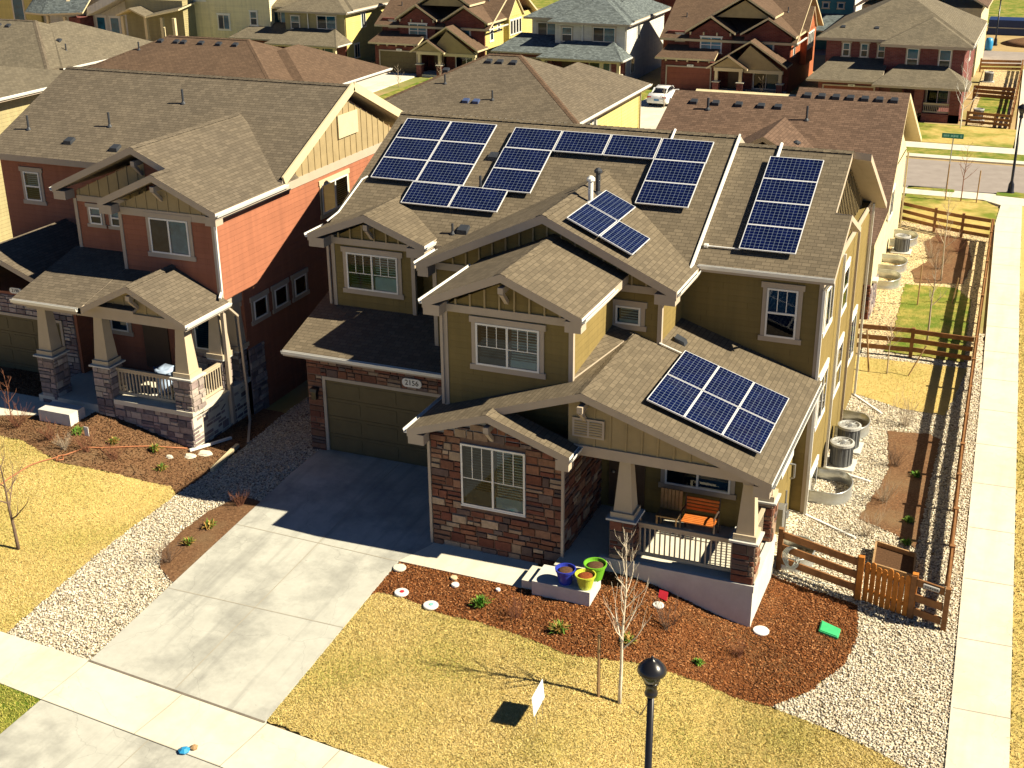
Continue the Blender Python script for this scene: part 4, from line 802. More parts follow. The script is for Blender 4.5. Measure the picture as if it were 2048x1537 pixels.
win(L, 'S', 4.8, -11.85, -10.41, 5.3, 6.42, 'slider', blinds=(0, 0), room='curtain_sky_reflect'); win(L, 'S', 5.65, -14.86, -14.38, 5.70, 6.26, 'hung', tw=.09, blinds=(0, 0), room='curtain_sky_reflect'); win(L, 'S', 5.65, -14.02, -13.54, 5.70, 6.26, 'hung', tw=.09, blinds=(0, 0), room='curtain_sky_reflect'); win(L, 'S', 8.6, -20.2, -19.5, 5.3, 6.35, 'hung')
win(L, 'E', -9.5, 11.2, 13.0, 5.1, 6.15, 'slider', 'trim_cream'); 
for y in (6.5, 7.75, 9.0): win(L, 'E', -9.5, y, y + .75, 2.75, 3.4, 'single', blinds=(0,))
win(L, 'S', 6.0, -11.5, -9.75, 1.7, 3.4, 'slider', room='inside_sky_reflect'); win(L, 'S', 6.0, -14.9, -14.2, 1.9, 3.2, 'hung', small=True); 
mb = MB(); fbox(mb, mapper('S', 6.0), -13.6, -12.6, .75, 3.0, 0, .05); mb.build('front_door', 'door_dark', L)
mb = MB(); mb.box(-15.6, -12.5, 2.9, 5.7, -.6, .62); mb.box(-12.6, -9.63, 2.95, 6.05, -.6, .93); mb.build('porch_floor', 'concrete_warm', L)
mb = MB(); mb.box(-12.55, -9.66, 2.92, 6.0, -.6, .8, 1, (.25, .2, .19)); stone(mb, 'S', 2.92, -13.2, -9.62, -.4, .80, STONE_GREY, seed=31); stone(mb, 'E', -9.66, 2.9, 6.2, -.4, .80, STONE_GREY, seed=32); mb.box(-9.66, -9.48, 6.0, 6.9, -.6, 1.9, 1, (.25, .2, .19)); stone(mb, 'E', -9.48, 6.0, 6.9, -.3, 1.9, STONE_GREY, seed=33); stone(mb, 'S', 5.98, -12.4, -9.6, .95, 1.6, STONE_GREY, seed=34)
mb.build('stone_cladding', ['stone', 'mortar'], L)
mb = MB(); mb.box(-12.5, -9.52, 2.83, 3.35, .8, .95); mb.box(-9.75, -9.5, 3.35, 6.0, .8, .95); mb.build('porch_ledge', 'concrete_warm', L)
for i, (x, y, z0) in enumerate(((-15.13, 3.25, .3), (-12.88, 3.2, .3), (-9.86, 3.24, .9), (-9.86, 4.98, .9), (-9.80, 5.78, .9))): column(L, x, y, z0, 1.97, 3.65, .64 if i < 3 else .44, .52, .30, STONE_GREY, seed=40 + 3 * i)
railing(L, (-12.55, 3.2, 0), (-10.18, 3.2, 0), .95, .93); railing(L, (-9.72, 3.58, 0), (-9.72, 4.75, 0), .95, .93)
plaque(L, -17.75, 4.88, 3.3, '2190', .5, .2)
mb = MB(); stone(mb, 'S', 4.88, -21, -15.5, -.1, 3.1, STONE_GREY, holes=[(-20.6, -16.0, -.2, 2.4)], seed=35); mb.build('stone_cladding', 'stone', L); garage_door(L, -20.5, -16.1, 4.9, 0, 2.35, 'garage_olive')
L.location = (-11.545, 4.434, .302); L.scale = (.982, .982, .982)
# things on and around the red house porch
t = thing('step_block', (-13.5, 1.6, .6), 'pale precast concrete step block beside the red house walk', 'step'); mb = MB(); mb.box(-14.12, -12.91, 1.26, 1.95, .2, 1.0); mb.build('block', 'concrete_block', t)
sheet('path', [(-25, .8), (-15.6, 1.1), (-14.2, 1.6), (-12.9, 1.96), (-12.9, 2.6), (-25, 2.6)], 'concrete_warm', .06, 'pale walk leading to the red house steps', 'path', .1)
t = thing('grey_bag', (-11.3, 3.9, .95), 'crumpled pale blue bag on the red house porch', 'bag'); mb = MB(); mb.lathe([(.22, 0), (.3, .15), (.26, .4), (.2, .6), (.34, .8), (.1, .72)], (-11.3, 3.9, .95), 9, 0); 
for i, v in enumerate(mb.v): mb.v[i] = (v[0] + .05 * math.sin(i * 2.3), v[1] + .05 * math.sin(i * 1.7), v[2] + .04 * math.sin(i * 3.1))
mb.build('sack', 'bag_blue', t, True)
t = thing('porch_chair', (-10.5, 3.75, .95), 'dark chair with cream cushion behind the red house railing', 'chair'); mb = MB(); mb.box(-10.8, -10.2, 3.5, 4.05, 1.33, 1.4); sx = mb.build('seat', 'iron', t); MB().box(-10.74, -10.26, 3.52, 3.98, 1.4, 1.5).build('cushion', 'cream_cloth', t)
MB().box(-10.8, -10.2, 4.02, 4.08, 1.4, 1.95).build('backrest', 'iron', t)
for x in (-10.77, -10.23):
    for y in (3.53, 4.05): mb = MB(); mb.box(x - .025, x + .025, y - .025, y + .025, .93, 1.36); mb.build('leg', 'iron', t)
t = thing('rug', (-10.9, 3.6, .95), 'pale mat lying in the sun on the red house porch floor', 'mat'); mb = MB(); mb.box(-11.6, -10.3, 3.4, 4.0, .93, .955); mb.build('mat', 'cream_cloth', t)
for nm in ('grey_bag', 'porch_chair', 'rug'): bpy.data.objects[nm].location += Vector((.42, -.5, .285))
# ------------------------------------------------------------------ houses behind
def roof_bits(RF, vents=(), pipes=(), sl=.46, axis='S', mat='vent_dark'):
    for v in vents: roofvent(RF, *v, sl, axis, mat)
    for p in pipes: pipe(RF, *p)
B = house('brown_roof_house', (3, 32, -.9), 'cream walled house under a broad dark brown roof, right behind the solar house')
mb = MB(); mb.box(-1.9, 7.4, 25.2, 38.5, -1.1, 3.2); mb.prism([(7.4, 25.3, 3.1), (7.4, 38.4, 3.1), (7.4, 31.8, 6.6)], (-9, 0, 0)); mb.box(5.5, 7.9, 24.0, 26, -1.1, 3.0); mb.build('wall', 'siding_cream', B)
mb = MB(); pz = lambda y: 6.95 - .466 * (31.8 - y)
slab(mb, [(-2.6, 24.2, pz(24.2)), (8.25, 24.2, pz(24.2)), (7.9, 31.8, 6.95), (3.1, 31.8, 6.95), (3.1, 31.1, pz(31.1)), (-2.4, 31.1, pz(31.1))], .2, 0); slab(mb, [(3.1, 31.8, 6.95), (7.9, 31.8, 6.95), (8.0, 39, 3.6), (3.1, 39, 3.6)], .2); slab(mb, [(-2.4, 31.1, pz(31.1)), (3.1, 31.1, pz(31.1)), (3.1, 38.6, 3.0), (-2.4, 38.6, 3.0)], .2)
slab(mb, [(2.94, 29.7, 5.98), (2.94, 25.2, 5.98), (5.6, 25.2, 4.6), (5.6, 26.75, 4.6)], .2); slab(mb, [(2.94, 25.2, 5.98), (2.94, 29.7, 5.98), (.3, 26.75, 4.6), (.3, 25.2, 4.6)], .2)
slab(mb, [(6.3, 22.4, 2.78), (8.07, 22.3, 2.75), (8.24, 24.4, 3.56), (7.2, 25.15, 3.9), (6.3, 25.3, 3.95)], .15)
BR = mb.build('roof', ['shingle_dark', 'trim_cream'], B); roof_bits(BR, [(x, 30.3, pz(30.3)) for x in (-1.3, -.3, .75, 1.75, 2.5)] + [(3.6 + .62 * k, 31.2, pz(31.2)) for k in range(7)], [(-.55, 29.9, pz(29.9), .5, .06), (3.9, 29.6, pz(29.6), .6, .05), (4.0, 27.0, pz(27.0), .7, .11, .17)], .466)
mb = MB(); stone(mb, 'S', 23.98, 6.9, 7.92, -1.0, .6, STONE_RED, seed=51); stone(mb, 'E', 7.92, 24.0, 26, -1.0, .5, STONE_GREY, seed=52); mb.build('stone_cladding', 'stone', B); MB().box(6.95, 8.1, 24.3, 24.9, .6, .7).build('porch_ledge', 'concrete_warm', B)
win(B, 'E', 7.4, 28, 29.2, 1.0, 2.2, 'slider', 'white'); win(B, 'E', 7.4, 33, 34.2, 1.0, 2.2, 'slider', 'white'); downspout(B, [(7.5, 38.4, 3), (7.5, 38.4, -.9), (9.3, 37.9, -.85)], 'trim_cream')
C1 = house('hip_roof_house', (-12.5, 35.5, -.9), 'yellow house under a big tan hip roof with ridge vents, directly behind the solar house')
mb = MB(); mb.box(-17.6, -7.15, 30.2, 39.0, -1.1, 4.85); mb.box(-12.6, -7.14, 38, 41.2, -1.1, 4.85); mb.build('wall', 'siding_yellow', C1)
mb = MB(); A_, B_ = hip(mb, -18.1, -6.7, 29.9, 39.6, 5.0, .46); hip(mb, -13.0, -6.69, 32.5, 41.8, 4.99, .46)
caps(mb, [(A_, B_), ((-6.7, 29.9, 5.0), B_), ((-18.1, 29.9, 5.0), A_)], 1); CR = mb.build('roof', ['shingle_tan', 'shingle_red', 'trim'], C1); gutter(CR, (-6.7, 29.9, 5.0), (-6.7, 41.7, 5.0), (1, 0, 0)); gutter(CR, (-18, 29.9, 5.0), (-6.7, 29.9, 5.0), (0, -1, 0))
qz = lambda y: 5.0 + .46 * (y - 29.9)
roof_bits(CR, [(x, 34.1, qz(34.1)) for x in (-13.0, -12.4, -11.65)] + [(-15.0, 33.2, qz(33.2))], [(-14.6, 32.2, qz(32.2), .45), (-11.6, 31.2, qz(31.2), .45)]); roof_bits(CR, [(-12.9, 30.95, qz(30.95)), (-12.35, 30.95, qz(30.95))], mat='vent_blue')
win(C1, 'E', -7.15, 32.3, 32.9, 2.6, 4.6, 'single', 'white', small=True); win(C1, 'E', -7.15, 33.3, 33.8, 2.6, 4.6, 'single', 'white', small=True); downspout(C1, [(-7.05, 41.0, 4.9), (-7.05, 41.0, -.9)], 'trim')
C2 = house('hip_roof_house', (-31.5, 36, -.9), 'house with a reddish brown hip roof and six ridge vents, behind the red house')
mb = MB(); mb.box(-38.5, -24.7, 32.2, 41, -1.1, 4.8); mb.build('wall', 'siding_cream', C2); mb = MB(); A_, B_ = hip(mb, -39.2, -24.0, 31.6, 41.4, 4.9, .44); hip(mb, -31.0, -23.2, 33.5, 42.8, 4.85, .44)
caps(mb, [(A_, B_), ((-24.0, 31.6, 4.9), B_), ((-39.2, 31.6, 4.9), A_)], 1); r2 = mb.build('roof', ['shingle_red', 'shingle_red', 'trim'], C2); gutter(r2, (-23.2, 33.6, 4.85), (-23.2, 42.8, 4.85), (1, 0, 0)); rz = lambda y: 4.9 + .44 * (y - 31.6)
roof_bits(r2, [(x, 35.9, rz(35.9)) for x in (-34.5, -33.4, -32.9, -31.7, -30.5, -29.4)], [(-35.4, 35.0, rz(35.0), .45)], .44)
C3 = house('hip_roof_house', (-50, 40, -.9), 'house with a wide grey tan hip roof at the upper left')
mb = MB(); mb.box(-60, -43.9, 35.6, 44.5, -1.1, 4.8); mb.build('wall', 'siding_cream', C3); mb = MB(); A_, B_ = hip(mb, -60.5, -42.3, 35.0, 44.4, 4.9, .46); hip(mb, -51, -42.0, 36, 46.5, 4.85, .44)
caps(mb, [(A_, B_), ((-42.3, 35.0, 4.9), B_)], 1); r3 = mb.build('roof', ['shingle_grey', 'shingle_tan', 'trim'], C3); gutter(r3, (-42.0, 36.0, 4.85), (-42.0, 46.4, 4.85), (1, 0, 0)); sz = lambda y: 4.9 + .46 * (y - 35.0)
roof_bits(r3, [(x, 39.0, sz(39.0)) for x in (-50.3, -49.4, -48.6)] + [(-44.6, 38.9, 6.0)], [(-43.6, 38.3, 5.5, .45)])
C4 = house('green_sided_house', (-36, 15, -.9), 'pale green sided house at the left edge under a tan hip roof')
mb = MB(); mb.box(-46, -29.6, 8, 23.6, -1.1, 6.9); mb.build('wall', 'siding_khaki', C4); mb = MB(); A_, B_ = hip(mb, -46.5, -29.0, 7.5, 24.2, 7.0, .2); r4 = mb.build('roof', ['shingle_grey', 'trim'], C4); gutter(r4, (-29.0, 7.5, 7.0), (-29.0, 24.2, 7.0), (1, 0, 0))
# ------------------------------------------------------------------ the row across the back street
G0 = -.9
def mini_column(par, x, y, z0, zp, z1, mat, pm, b=.22): 
    mb = MB(); mb.box(x - b / 2, x + b / 2, y - b / 2, y + b / 2, zp, z1); o = mb.build('porch_column', mat, par); p = b * .95
    MB().box(x - p, x + p, y - p, y + p, z0, zp - .06).build('pedestal', pm, o); MB().box(x - p - .07, x + p + .07, y - p - .07, y + p + .07, zp - .06, zp).build('cap', 'concrete_warm', o)
def dentils(mb, x0, x1, y, z, n=5):
    for k in range(n): x = x0 + (x1 - x0) * k / (n - 1); mb.box(x - .05, x + .05, y, y + .2, z - .22, z)
# grey roofed brick house (far right)
h = house('brick_house', (3, 70, G0), 'mauve brick house with grey hip roofs and a railed front porch, far right')
mb = MB(); mb.box(-2.0, 7.7, 70.9, 83, -1, 3.95); mb.box(2.3, 7.75, 69.9, 73, -1, 3.85); mb.box(-1.9, 2.35, 68.1, 71, -1, 1.3); mb.box(2.3, 4.0, 68.6, 70, -1, 1.3); mb.build('wall', 'brick_mauve', h)
mb = MB(); hip(mb, -2.7, 8.3, 70.3, 84, 4.1, .5); hip(mb, 2.0, 8.28, 69.3, 76, 3.95, .5); slab(mb, [(-2.7, 67.4, 1.55), (2.5, 67.4, 1.55), (2.5, 71, 2.75), (-1.4, 71, 2.75)], .15); slab(mb, [(2.0, 66.7, 1.5), (8.45, 66.7, 1.5), (6.6, 69.9, 2.55), (3.4, 69.9, 2.55)], .15); slab(mb, [(8.45, 66.7, 1.5), (8.45, 70, 1.5), (6.6, 69.9, 2.55)], .15); slab(mb, [(2.0, 66.7, 1.5), (3.4, 69.9, 2.55), (2.0, 69.9, 1.5)], .15)
r_ = mb.build('roof', ['shingle_grey', 'trim'], h); gutter(r_, (8.3, 69.4, 3.97), (8.3, 83.8, 3.97), (1, 0, 0)); roof_bits(r_, [(-1.0, 71.6, 4.7), (1.4, 71.6, 4.7)], [(2.2, 76, 6.9, .55)], .5)
for x in (-1.05, .8, 1.75)[:2] + (2.0,): pass
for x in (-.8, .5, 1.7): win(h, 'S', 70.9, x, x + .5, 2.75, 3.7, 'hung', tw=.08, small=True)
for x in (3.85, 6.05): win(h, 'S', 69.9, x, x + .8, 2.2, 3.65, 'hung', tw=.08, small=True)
win(h, 'S', 69.9, 5.5, 7.0, -.2, 1.1, 'slider', tw=.1, blinds=(0, 1)); garage_door(h, -1.5, 2.0, 68.1, -.9, 1.05, 'garage_red'); plaque(h, .45, 68.02, 1.16, '2145', .5, .16)
mb = MB(); mb.box(4.9, 8.0, 67.1, 69.9, -1, -.35); mb.box(4.9, 5.5, 67.1, 67.6, -1, 1.35); mb.box(7.3, 8.0, 67.1, 67.6, -1, 1.35); mb.build('porch_base', 'brick_mauve', h); railing(h, (5.55, 67.3, 0), (7.3, 67.3, 0), -.35, .7, 'trim', 14); MB().box(3.1, 3.9, 68.55, 68.62, -.7, 1.1).build('front_door', 'door_dark', h)
win(h, 'E', 7.7, 76, 77, 2.2, 3.4, 'hung', 'white', small=True)
# two mirrored brick houses with yellow porch gables
def gable_house(x, y, name, label, side, wallm, roofm, garage, num):
    h = house(name, (x + 5, y, G0), label)
    X = lambda v: x + v
    mb = MB(); mb.box(X(0), X(9.9), y + 1.5, y + 12, -1, 3.5); mb.box(X(.0), X(4.3), y, y + 3, -1, 1.4); mb.box(X(1.9), X(5.3), y + 1.1, y + 4, 1, 3.4); mb.box(X(6.3), X(9.9), y + 1.1, y + 4, -1, 3.4)
    mb.prism([(X(1.9), y + 1.12, 3.38), (X(5.3), y + 1.12, 3.38), (X(3.6), y + 1.12, 4.5)], (0, 3, 0)); mb.prism([(X(6.3), y + 1.12, 3.38), (X(9.9), y + 1.12, 3.38), (X(8.1), y + 1.12, 4.55)], (0, 3, 0)); mb.build('wall', wallm, h)
    mb = MB(); mb.box(X(9.86), X(9.94), y + 1.2, y + 12, -1, 3.5); mb.box(X(9.9), X(10.45), y + 5.2, y + 8.2, .8, 3.5); mb.prism([(X(10.45), y + 5.2, 3.48), (X(10.45), y + 8.2, 3.48), (X(10.45), y + 6.7, 4.9)], (-2, 0, 0)); mb.build('side_wall', side, h)
    mb = MB(); mb.prism([(X(3.9), y + 1.45, 4.7), (X(8.2), y + 1.45, 4.7), (X(6.1), y + 1.45, 6.0)], (0, 3, 0)); mb.build('gable_boards', 'board', h); mb = MB(); mb.prism([(X(4.35), y - .95, 1.2), (X(6.9), y - .95, 1.2), (X(5.55), y - .95, 1.95)], (0, 1.5, 0)); mb.build('gable_boards', 'board', h); mb = MB(); mb.prism([(X(5.6), y - .6, 1.1), (X(9.7), y - .6, 1.1), (X(7.15), y - .6, 2.9)], (0, .3, 0)); mb.build('gable_boards', 'board', h)
    mb = MB(); gable_x(mb, y + 7, 6.3, .55, y + 1.0, y + 12.8, X(-.5), X(10.4), .18); gable_y(mb, X(3.6), 4.85, .62, X(1.6), X(5.6), y + .8, y + 6, .16); gable_y(mb, X(8.1), 4.85, .60, X(6.0), X(10.35), y + .8, y + 6, .16); gable_y(mb, X(6.1), 6.4, .6, X(3.5), X(8.6), y + 1.1, y + 7, .16)
    slab(mb, [(X(-.4), y - .5, 1.7), (X(4.4), y - .5, 1.7), (X(4.4), y + 1.6, 2.5), (X(.1), y + 1.6, 2.5)], .14); gable_y(mb, X(5.55), 2.2, .62, X(3.95), X(7.15), y - 1.2, y + 1.2, .13); gable_y(mb, X(7.2), 3.3, .64, X(5.2), X(10.1), y - .8, y + 1.5, .14)
    slab(mb, [(X(9.2), y + 6.7, 5.2), (X(10.6), y + 6.7, 5.2), (X(10.6), y + 4.9, 3.5), (X(9.2), y + 4.9, 3.5)], .12); slab(mb, [(X(9.2), y + 6.7, 5.2), (X(10.6), y + 6.7, 5.2), (X(10.6), y + 8.5, 3.5), (X(9.2), y + 8.5, 3.5)], .12)
    r_ = mb.build('roof', [roofm, 'trim_cream'], h); gutter(r_, (X(10.4), y + 1, 3.0), (X(10.4), y + 5, 3.0), (1, 0, 0)); roof_bits(r_, [], [(X(1), y + 3.5, 4.3, .4), (X(8.9), y + 4.5, 4.9, .4)], .55)
    mb = MB(); dentils(mb, X(.4), X(3.9), y - .2, 1.6); dentils(mb, X(2.0), X(5.2), y + .95, 3.55, 4); mb.build('eave_brackets', 'trim_cream', h)
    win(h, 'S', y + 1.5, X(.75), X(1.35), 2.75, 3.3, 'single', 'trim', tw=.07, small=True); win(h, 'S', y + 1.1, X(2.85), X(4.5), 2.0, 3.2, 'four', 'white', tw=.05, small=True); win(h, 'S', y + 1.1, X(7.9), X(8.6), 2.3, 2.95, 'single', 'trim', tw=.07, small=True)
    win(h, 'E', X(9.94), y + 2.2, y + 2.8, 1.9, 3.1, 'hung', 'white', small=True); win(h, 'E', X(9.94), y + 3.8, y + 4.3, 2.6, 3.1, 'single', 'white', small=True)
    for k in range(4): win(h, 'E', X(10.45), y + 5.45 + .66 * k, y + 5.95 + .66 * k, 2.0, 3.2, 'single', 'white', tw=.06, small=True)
    garage_door(h, X(.5), X(4.0), y, -.9, .95, garage); plaque(h, X(2.4), y - .08, 1.1, num, .55, .18)
    win(h, 'S', y + 1.1, X(7.2), X(9.2), -.6, .95, 'slider', 'trim', tw=.08, blinds=(0, 1)); MB().box(X(5.2), X(6.1), y + 1.0, y + 1.1, -.7, 1.1).build('front_door', 'door_dark', h)
    mb = MB(); mb.box(X(4.5), X(6.8), y - 1.0, y - .7, .95, 1.2); mb.box(X(6.8), X(9.8), y - .65, y - .35, .85, 1.1); mb.build('porch_beam', 'trim_cream', h)
    for px, py in ((4.7, -.85), (6.6, -.85), (9.6, -.5)): mini_column(h, X(px), y + py, -1, .15, .95, 'trim_cream', 'brick_mauve', .24)
    MB().box(X(4.5), X(9.9), y - 1.0, y + 1.2, -1.1, -.7).build('porch_floor', 'concrete_warm', h); return h
gable_house(-15.2, 73.5, 'brick_house', 'dark brick house with orange side wall and twin gables behind the white car', 'siding_brickred', 'brick_dark', 'shingle_red', 'garage_red', '2161')
gable_house(-41.0, 73.8, 'brick_house', 'dark brick house with bright yellow side wall and yellow gable porch', 'siding_yellow', 'brick_dark', 'shingle_red', 'garage_olive', '2181')
def hip_house(x, y, name, label, wallm, lowm, roofm, side, xr=8.6, base='brick_mauve'):
    h = house(name, (x + 4, y, G0), label); X = lambda v: x + v
    mb = MB(); mb.box(X(0), X(xr), y + 2.4, y + 12, -1, 3.9); mb.box(X(2.5), X(xr - .05), y + 1.2, y + 4, .9, 3.8); mb.build('wall', wallm, h); mb = MB(); mb.box(X(xr - .02), X(xr + .06), y + 1.25, y + 12, -1, 3.85); mb.build('side_wall', side, h)
    mb = MB(); mb.box(X(-2.0), X(2.6), y + .2, y + 3, -1, 1.35); mb.box(X(2.5), X(xr), y + 1.0, y + 2.5, -1, 1.2); mb.build('lower_wall', lowm, h)
    mb = MB(); hip(mb, X(-.6), X(xr + .5), y + 1.9, y + 12.6, 4.05, .5, .16); hip(mb, X(2.0), X(xr + .48), y + .7, y + 8, 3.9, .5, .16); slab(mb, [(X(-2.6), y - .4, 1.5), (X(2.9), y - .4, 1.5), (X(2.9), y + 2.5, 2.7), (X(-1.0), y + 2.5, 2.7)], .13)
    xa = X(1.9); xb = X(xr + .6); slab(mb, [(xa, y - 1.6, 1.35), (xb, y - 1.6, 1.35), (xb - 1.6, y + 1.25, 2.45), (xa + 1.7, y + 1.25, 2.45)], .13); slab(mb, [(xb, y - 1.6, 1.35), (xb, y + 1.2, 1.35), (xb - 1.6, y + 1.25, 2.45)], .13); slab(mb, [(xa, y - 1.6, 1.35), (xa + 1.7, y + 1.25, 2.45), (xa, y + 1.2, 1.4)], .13)
    caps(mb, [((X(2.0), y + .7, 3.9), (X(4.6), y + 3.5, 5.3)), ((xb, y - 1.6, 1.35), (xb - 1.6, y + 1.2, 2.45))], 0); r_ = mb.build('roof', [roofm, 'trim'], h); gutter(r_, (X(xr + .5), y + .8, 3.95), (X(xr + .5), y + 12, 3.95), (1, 0, 0)); gutter(r_, (xb, y - 1.5, 1.35), (xb, y + 1, 1.35), (1, 0, 0)); roof_bits(r_, [(X(5.2), y + 4.5, 5.6), (X(5.8), y + 4.5, 5.6), (X(1.5), y + 5, 5.4)], [(X(7), y + 5.5, 5.4, .4)], .5)
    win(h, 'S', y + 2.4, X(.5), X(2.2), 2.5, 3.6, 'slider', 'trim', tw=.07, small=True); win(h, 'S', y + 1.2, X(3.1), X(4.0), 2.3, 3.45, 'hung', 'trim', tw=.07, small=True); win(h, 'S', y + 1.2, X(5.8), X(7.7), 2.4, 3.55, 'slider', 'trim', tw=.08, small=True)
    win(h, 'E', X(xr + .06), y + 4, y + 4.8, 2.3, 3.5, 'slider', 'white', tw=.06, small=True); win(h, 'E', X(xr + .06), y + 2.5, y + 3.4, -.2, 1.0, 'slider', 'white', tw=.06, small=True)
    downspout(h, [(X(4.9), y + 1.1, 3.7), (X(4.9), y + 1.1, 2.4)], 'white'); MB().box(X(3.2), X(4.1), y + .92, y + 1.02, -.7, 1.1).build('front_door', 'door_dark', h); win(h, 'S', y + 1.0, X(5.6), X(7.4), -.3, .95, 'slider', 'trim', tw=.08, small=True)
    for px in (2.4, xr - 1.2, xr + .2): mini_column(h, X(px), y - 1.2, -1, .25, 1.22, 'trim_cream', base, .24)
    mb = MB(); mb.box(X(2.2), X(xr + .3), y - 1.35, y - 1.05, 1.1, 1.22); mb.build('porch_beam', 'trim_cream', h); MB().box(X(2.2), X(xr + .4), y - 1.4, y + 1, -1.1, -.6).build('porch_floor', 'concrete_warm', h); railing(h, (X(xr - .9), y - 1.2, 0), (X(xr), y - 1.2, 0), -.6, .7, 'white', 8); garage_door(h, X(-1.6), X(2.1), y + .2, -.9, .95, 'garage_olive')
    return h
hip_house(-27.2, 73.6, 'grey_house', 'pale grey house with blue grey hip roofs between the two brick houses', 'siding_white', 'brick_mauve', 'shingle_blue', 'siding_white')
hip_house(-53.0, 73.6, 'olive_house', 'olive house with yellow side wall and hip roofs left of the far driveway', 'siding_khaki', 'brick_dark', 'shingle_grey', 'siding_yellow')
h = house('green_stucco_house', (-57, 77, G0), 'tall plain khaki green house with a wide blank side wall, upper left')
mb = MB(); mb.box(-67, -52.3, 75.2, 88, -1.2, 8.0); mb.build('wall', 'siding_khaki_sunlit', h); mb = MB(); hip(mb, -67.6, -51.7, 74.6, 88.6, 8.1, .45); mb.build('roof', ['shingle_grey', 'trim'], h)  # sunlit look of this wall is painted into its siding colour
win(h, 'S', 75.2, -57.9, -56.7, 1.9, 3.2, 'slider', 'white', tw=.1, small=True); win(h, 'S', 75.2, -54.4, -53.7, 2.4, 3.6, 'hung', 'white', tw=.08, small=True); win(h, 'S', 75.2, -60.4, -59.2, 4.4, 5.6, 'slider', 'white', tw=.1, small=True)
mb = MB(); mb.box(-66.8, -60.4, 73.4, 75.2, -1, 4.5); mb.build('lower_wall', 'siding_khaki', h)
mb = MB(); gable_y(mb, -65.0, 3.9, .4, -66.6, -63.3, 71.6, 74, .14); slab(mb, [(-63.4, 71.6, 3.2), (-60.0, 72.2, 3.9), (-60.0, 75, 4.3), (-63.4, 75, 3.6)], .14); mb.build('porch_roof', ['shingle_grey', 'trim_cream'], h)
for x in (-66.3, -63.7, -61.9, -60.6): mini_column(h, x, 72.2, -1, .9, 3.1, 'trim_cream', 'brick_mauve', .28)
h = house('white_gable_house', (-72, 74, G0), 'house with slate blue porch roof and white gable at the top left')
mb = MB(); mb.box(-78, -67.3, 74.5, 86, -1, 5.5); mb.build('wall', 'siding_white', h); mb = MB(); slab(mb, [(-75.2, 71.8, 3.0), (-70.5, 71.8, 3.3), (-70.8, 75, 5.6), (-76.5, 75, 5.6)], .15); slab(mb, [(-78, 72.5, 3.0), (-75.2, 71.8, 3.0), (-76.5, 75, 5.6), (-78.4, 75, 4.6)], .15); hip(mb, -78.6, -66.8, 74, 86, 5.6, .5); mb.build('roof', ['shingle_blue', 'trim_cream'], h)
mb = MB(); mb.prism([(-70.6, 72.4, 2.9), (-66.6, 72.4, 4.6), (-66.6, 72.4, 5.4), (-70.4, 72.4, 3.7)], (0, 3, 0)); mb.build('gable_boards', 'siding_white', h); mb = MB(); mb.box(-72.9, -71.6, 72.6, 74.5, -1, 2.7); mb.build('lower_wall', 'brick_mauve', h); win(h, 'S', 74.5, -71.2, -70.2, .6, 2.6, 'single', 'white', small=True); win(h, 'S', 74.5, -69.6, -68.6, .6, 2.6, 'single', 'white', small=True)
for x in (-75.0, -73.0): mini_column(h, x, 72.2, -1, 1.2, 2.8, 'trim_cream', 'concrete_warm', .26)
h = house('yellow_house', (-81, 74, G0), 'bright yellow house cut off by the top left corner'); mb = MB(); mb.box(-92, -77.6, 74.2, 84, -1, 5.6); mb.build('wall', 'siding_yellow', h); mb = MB(); hip(mb, -92.5, -77.0, 73.6, 84.6, 5.7, .45); mb.build('roof', ['shingle_grey', 'trim'], h); win(h, 'S', 74.2, -80.9, -79.6, 1.6, 4.2, 'single', 'trim_cream', tw=.15, small=True)
h = house('teal_house', (-7, 102, G0), 'teal house with three small square windows beyond the brick houses'); mb = MB(); mb.box(-11, -4.3, 100, 110, -1, 5); mb.build('wall', 'siding_teal', h); mb = MB(); mb.box(-4.35, -4.25, 99.9, 110, -1, 5); mb.build('side_wall', 'siding_white', h); mb = MB(); hip(mb, -11.6, -3.7, 99.4, 110.6, 5.1, .5); slab(mb, [(-9.5, 97, 1.2), (-4.0, 97, 1.2), (-4.0, 100, 2.4), (-9.5, 100, 2.4)], .15); mb.build('roof', ['shingle_blue', 'trim_cream'], h)
for x in (-8.6, -7.2, -5.8): win(h, 'S', 100, x, x + .55, 2.9, 3.4, 'single', 'trim_cream', tw=.08, small=True)
h = house('brown_roof_house', (2, 92, G0), 'house under a dark brown roof just beyond the grey roofed brick house'); mb = MB(); mb.box(-2, 7.6, 88, 100, -1, 4.6); mb.build('wall', 'siding_cream', h); mb = MB(); gable_y(mb, 3, 7.6, .55, -2.6, 8.1, 87.4, 101, .16); mb.build('roof', ['shingle_dark', 'trim_cream'], h)
h = house('brick_house', (-23, 95, G0), 'dark brick house half hidden behind the yellow sided house'); mb = MB(); mb.box(-27, -19, 92, 104, -1, 5); mb.build('wall', 'brick_dark', h); mb = MB(); hip(mb, -27.6, -18.4, 91.4, 104.6, 5.1, .5); mb.build('roof', ['shingle_blue', 'trim'], h)
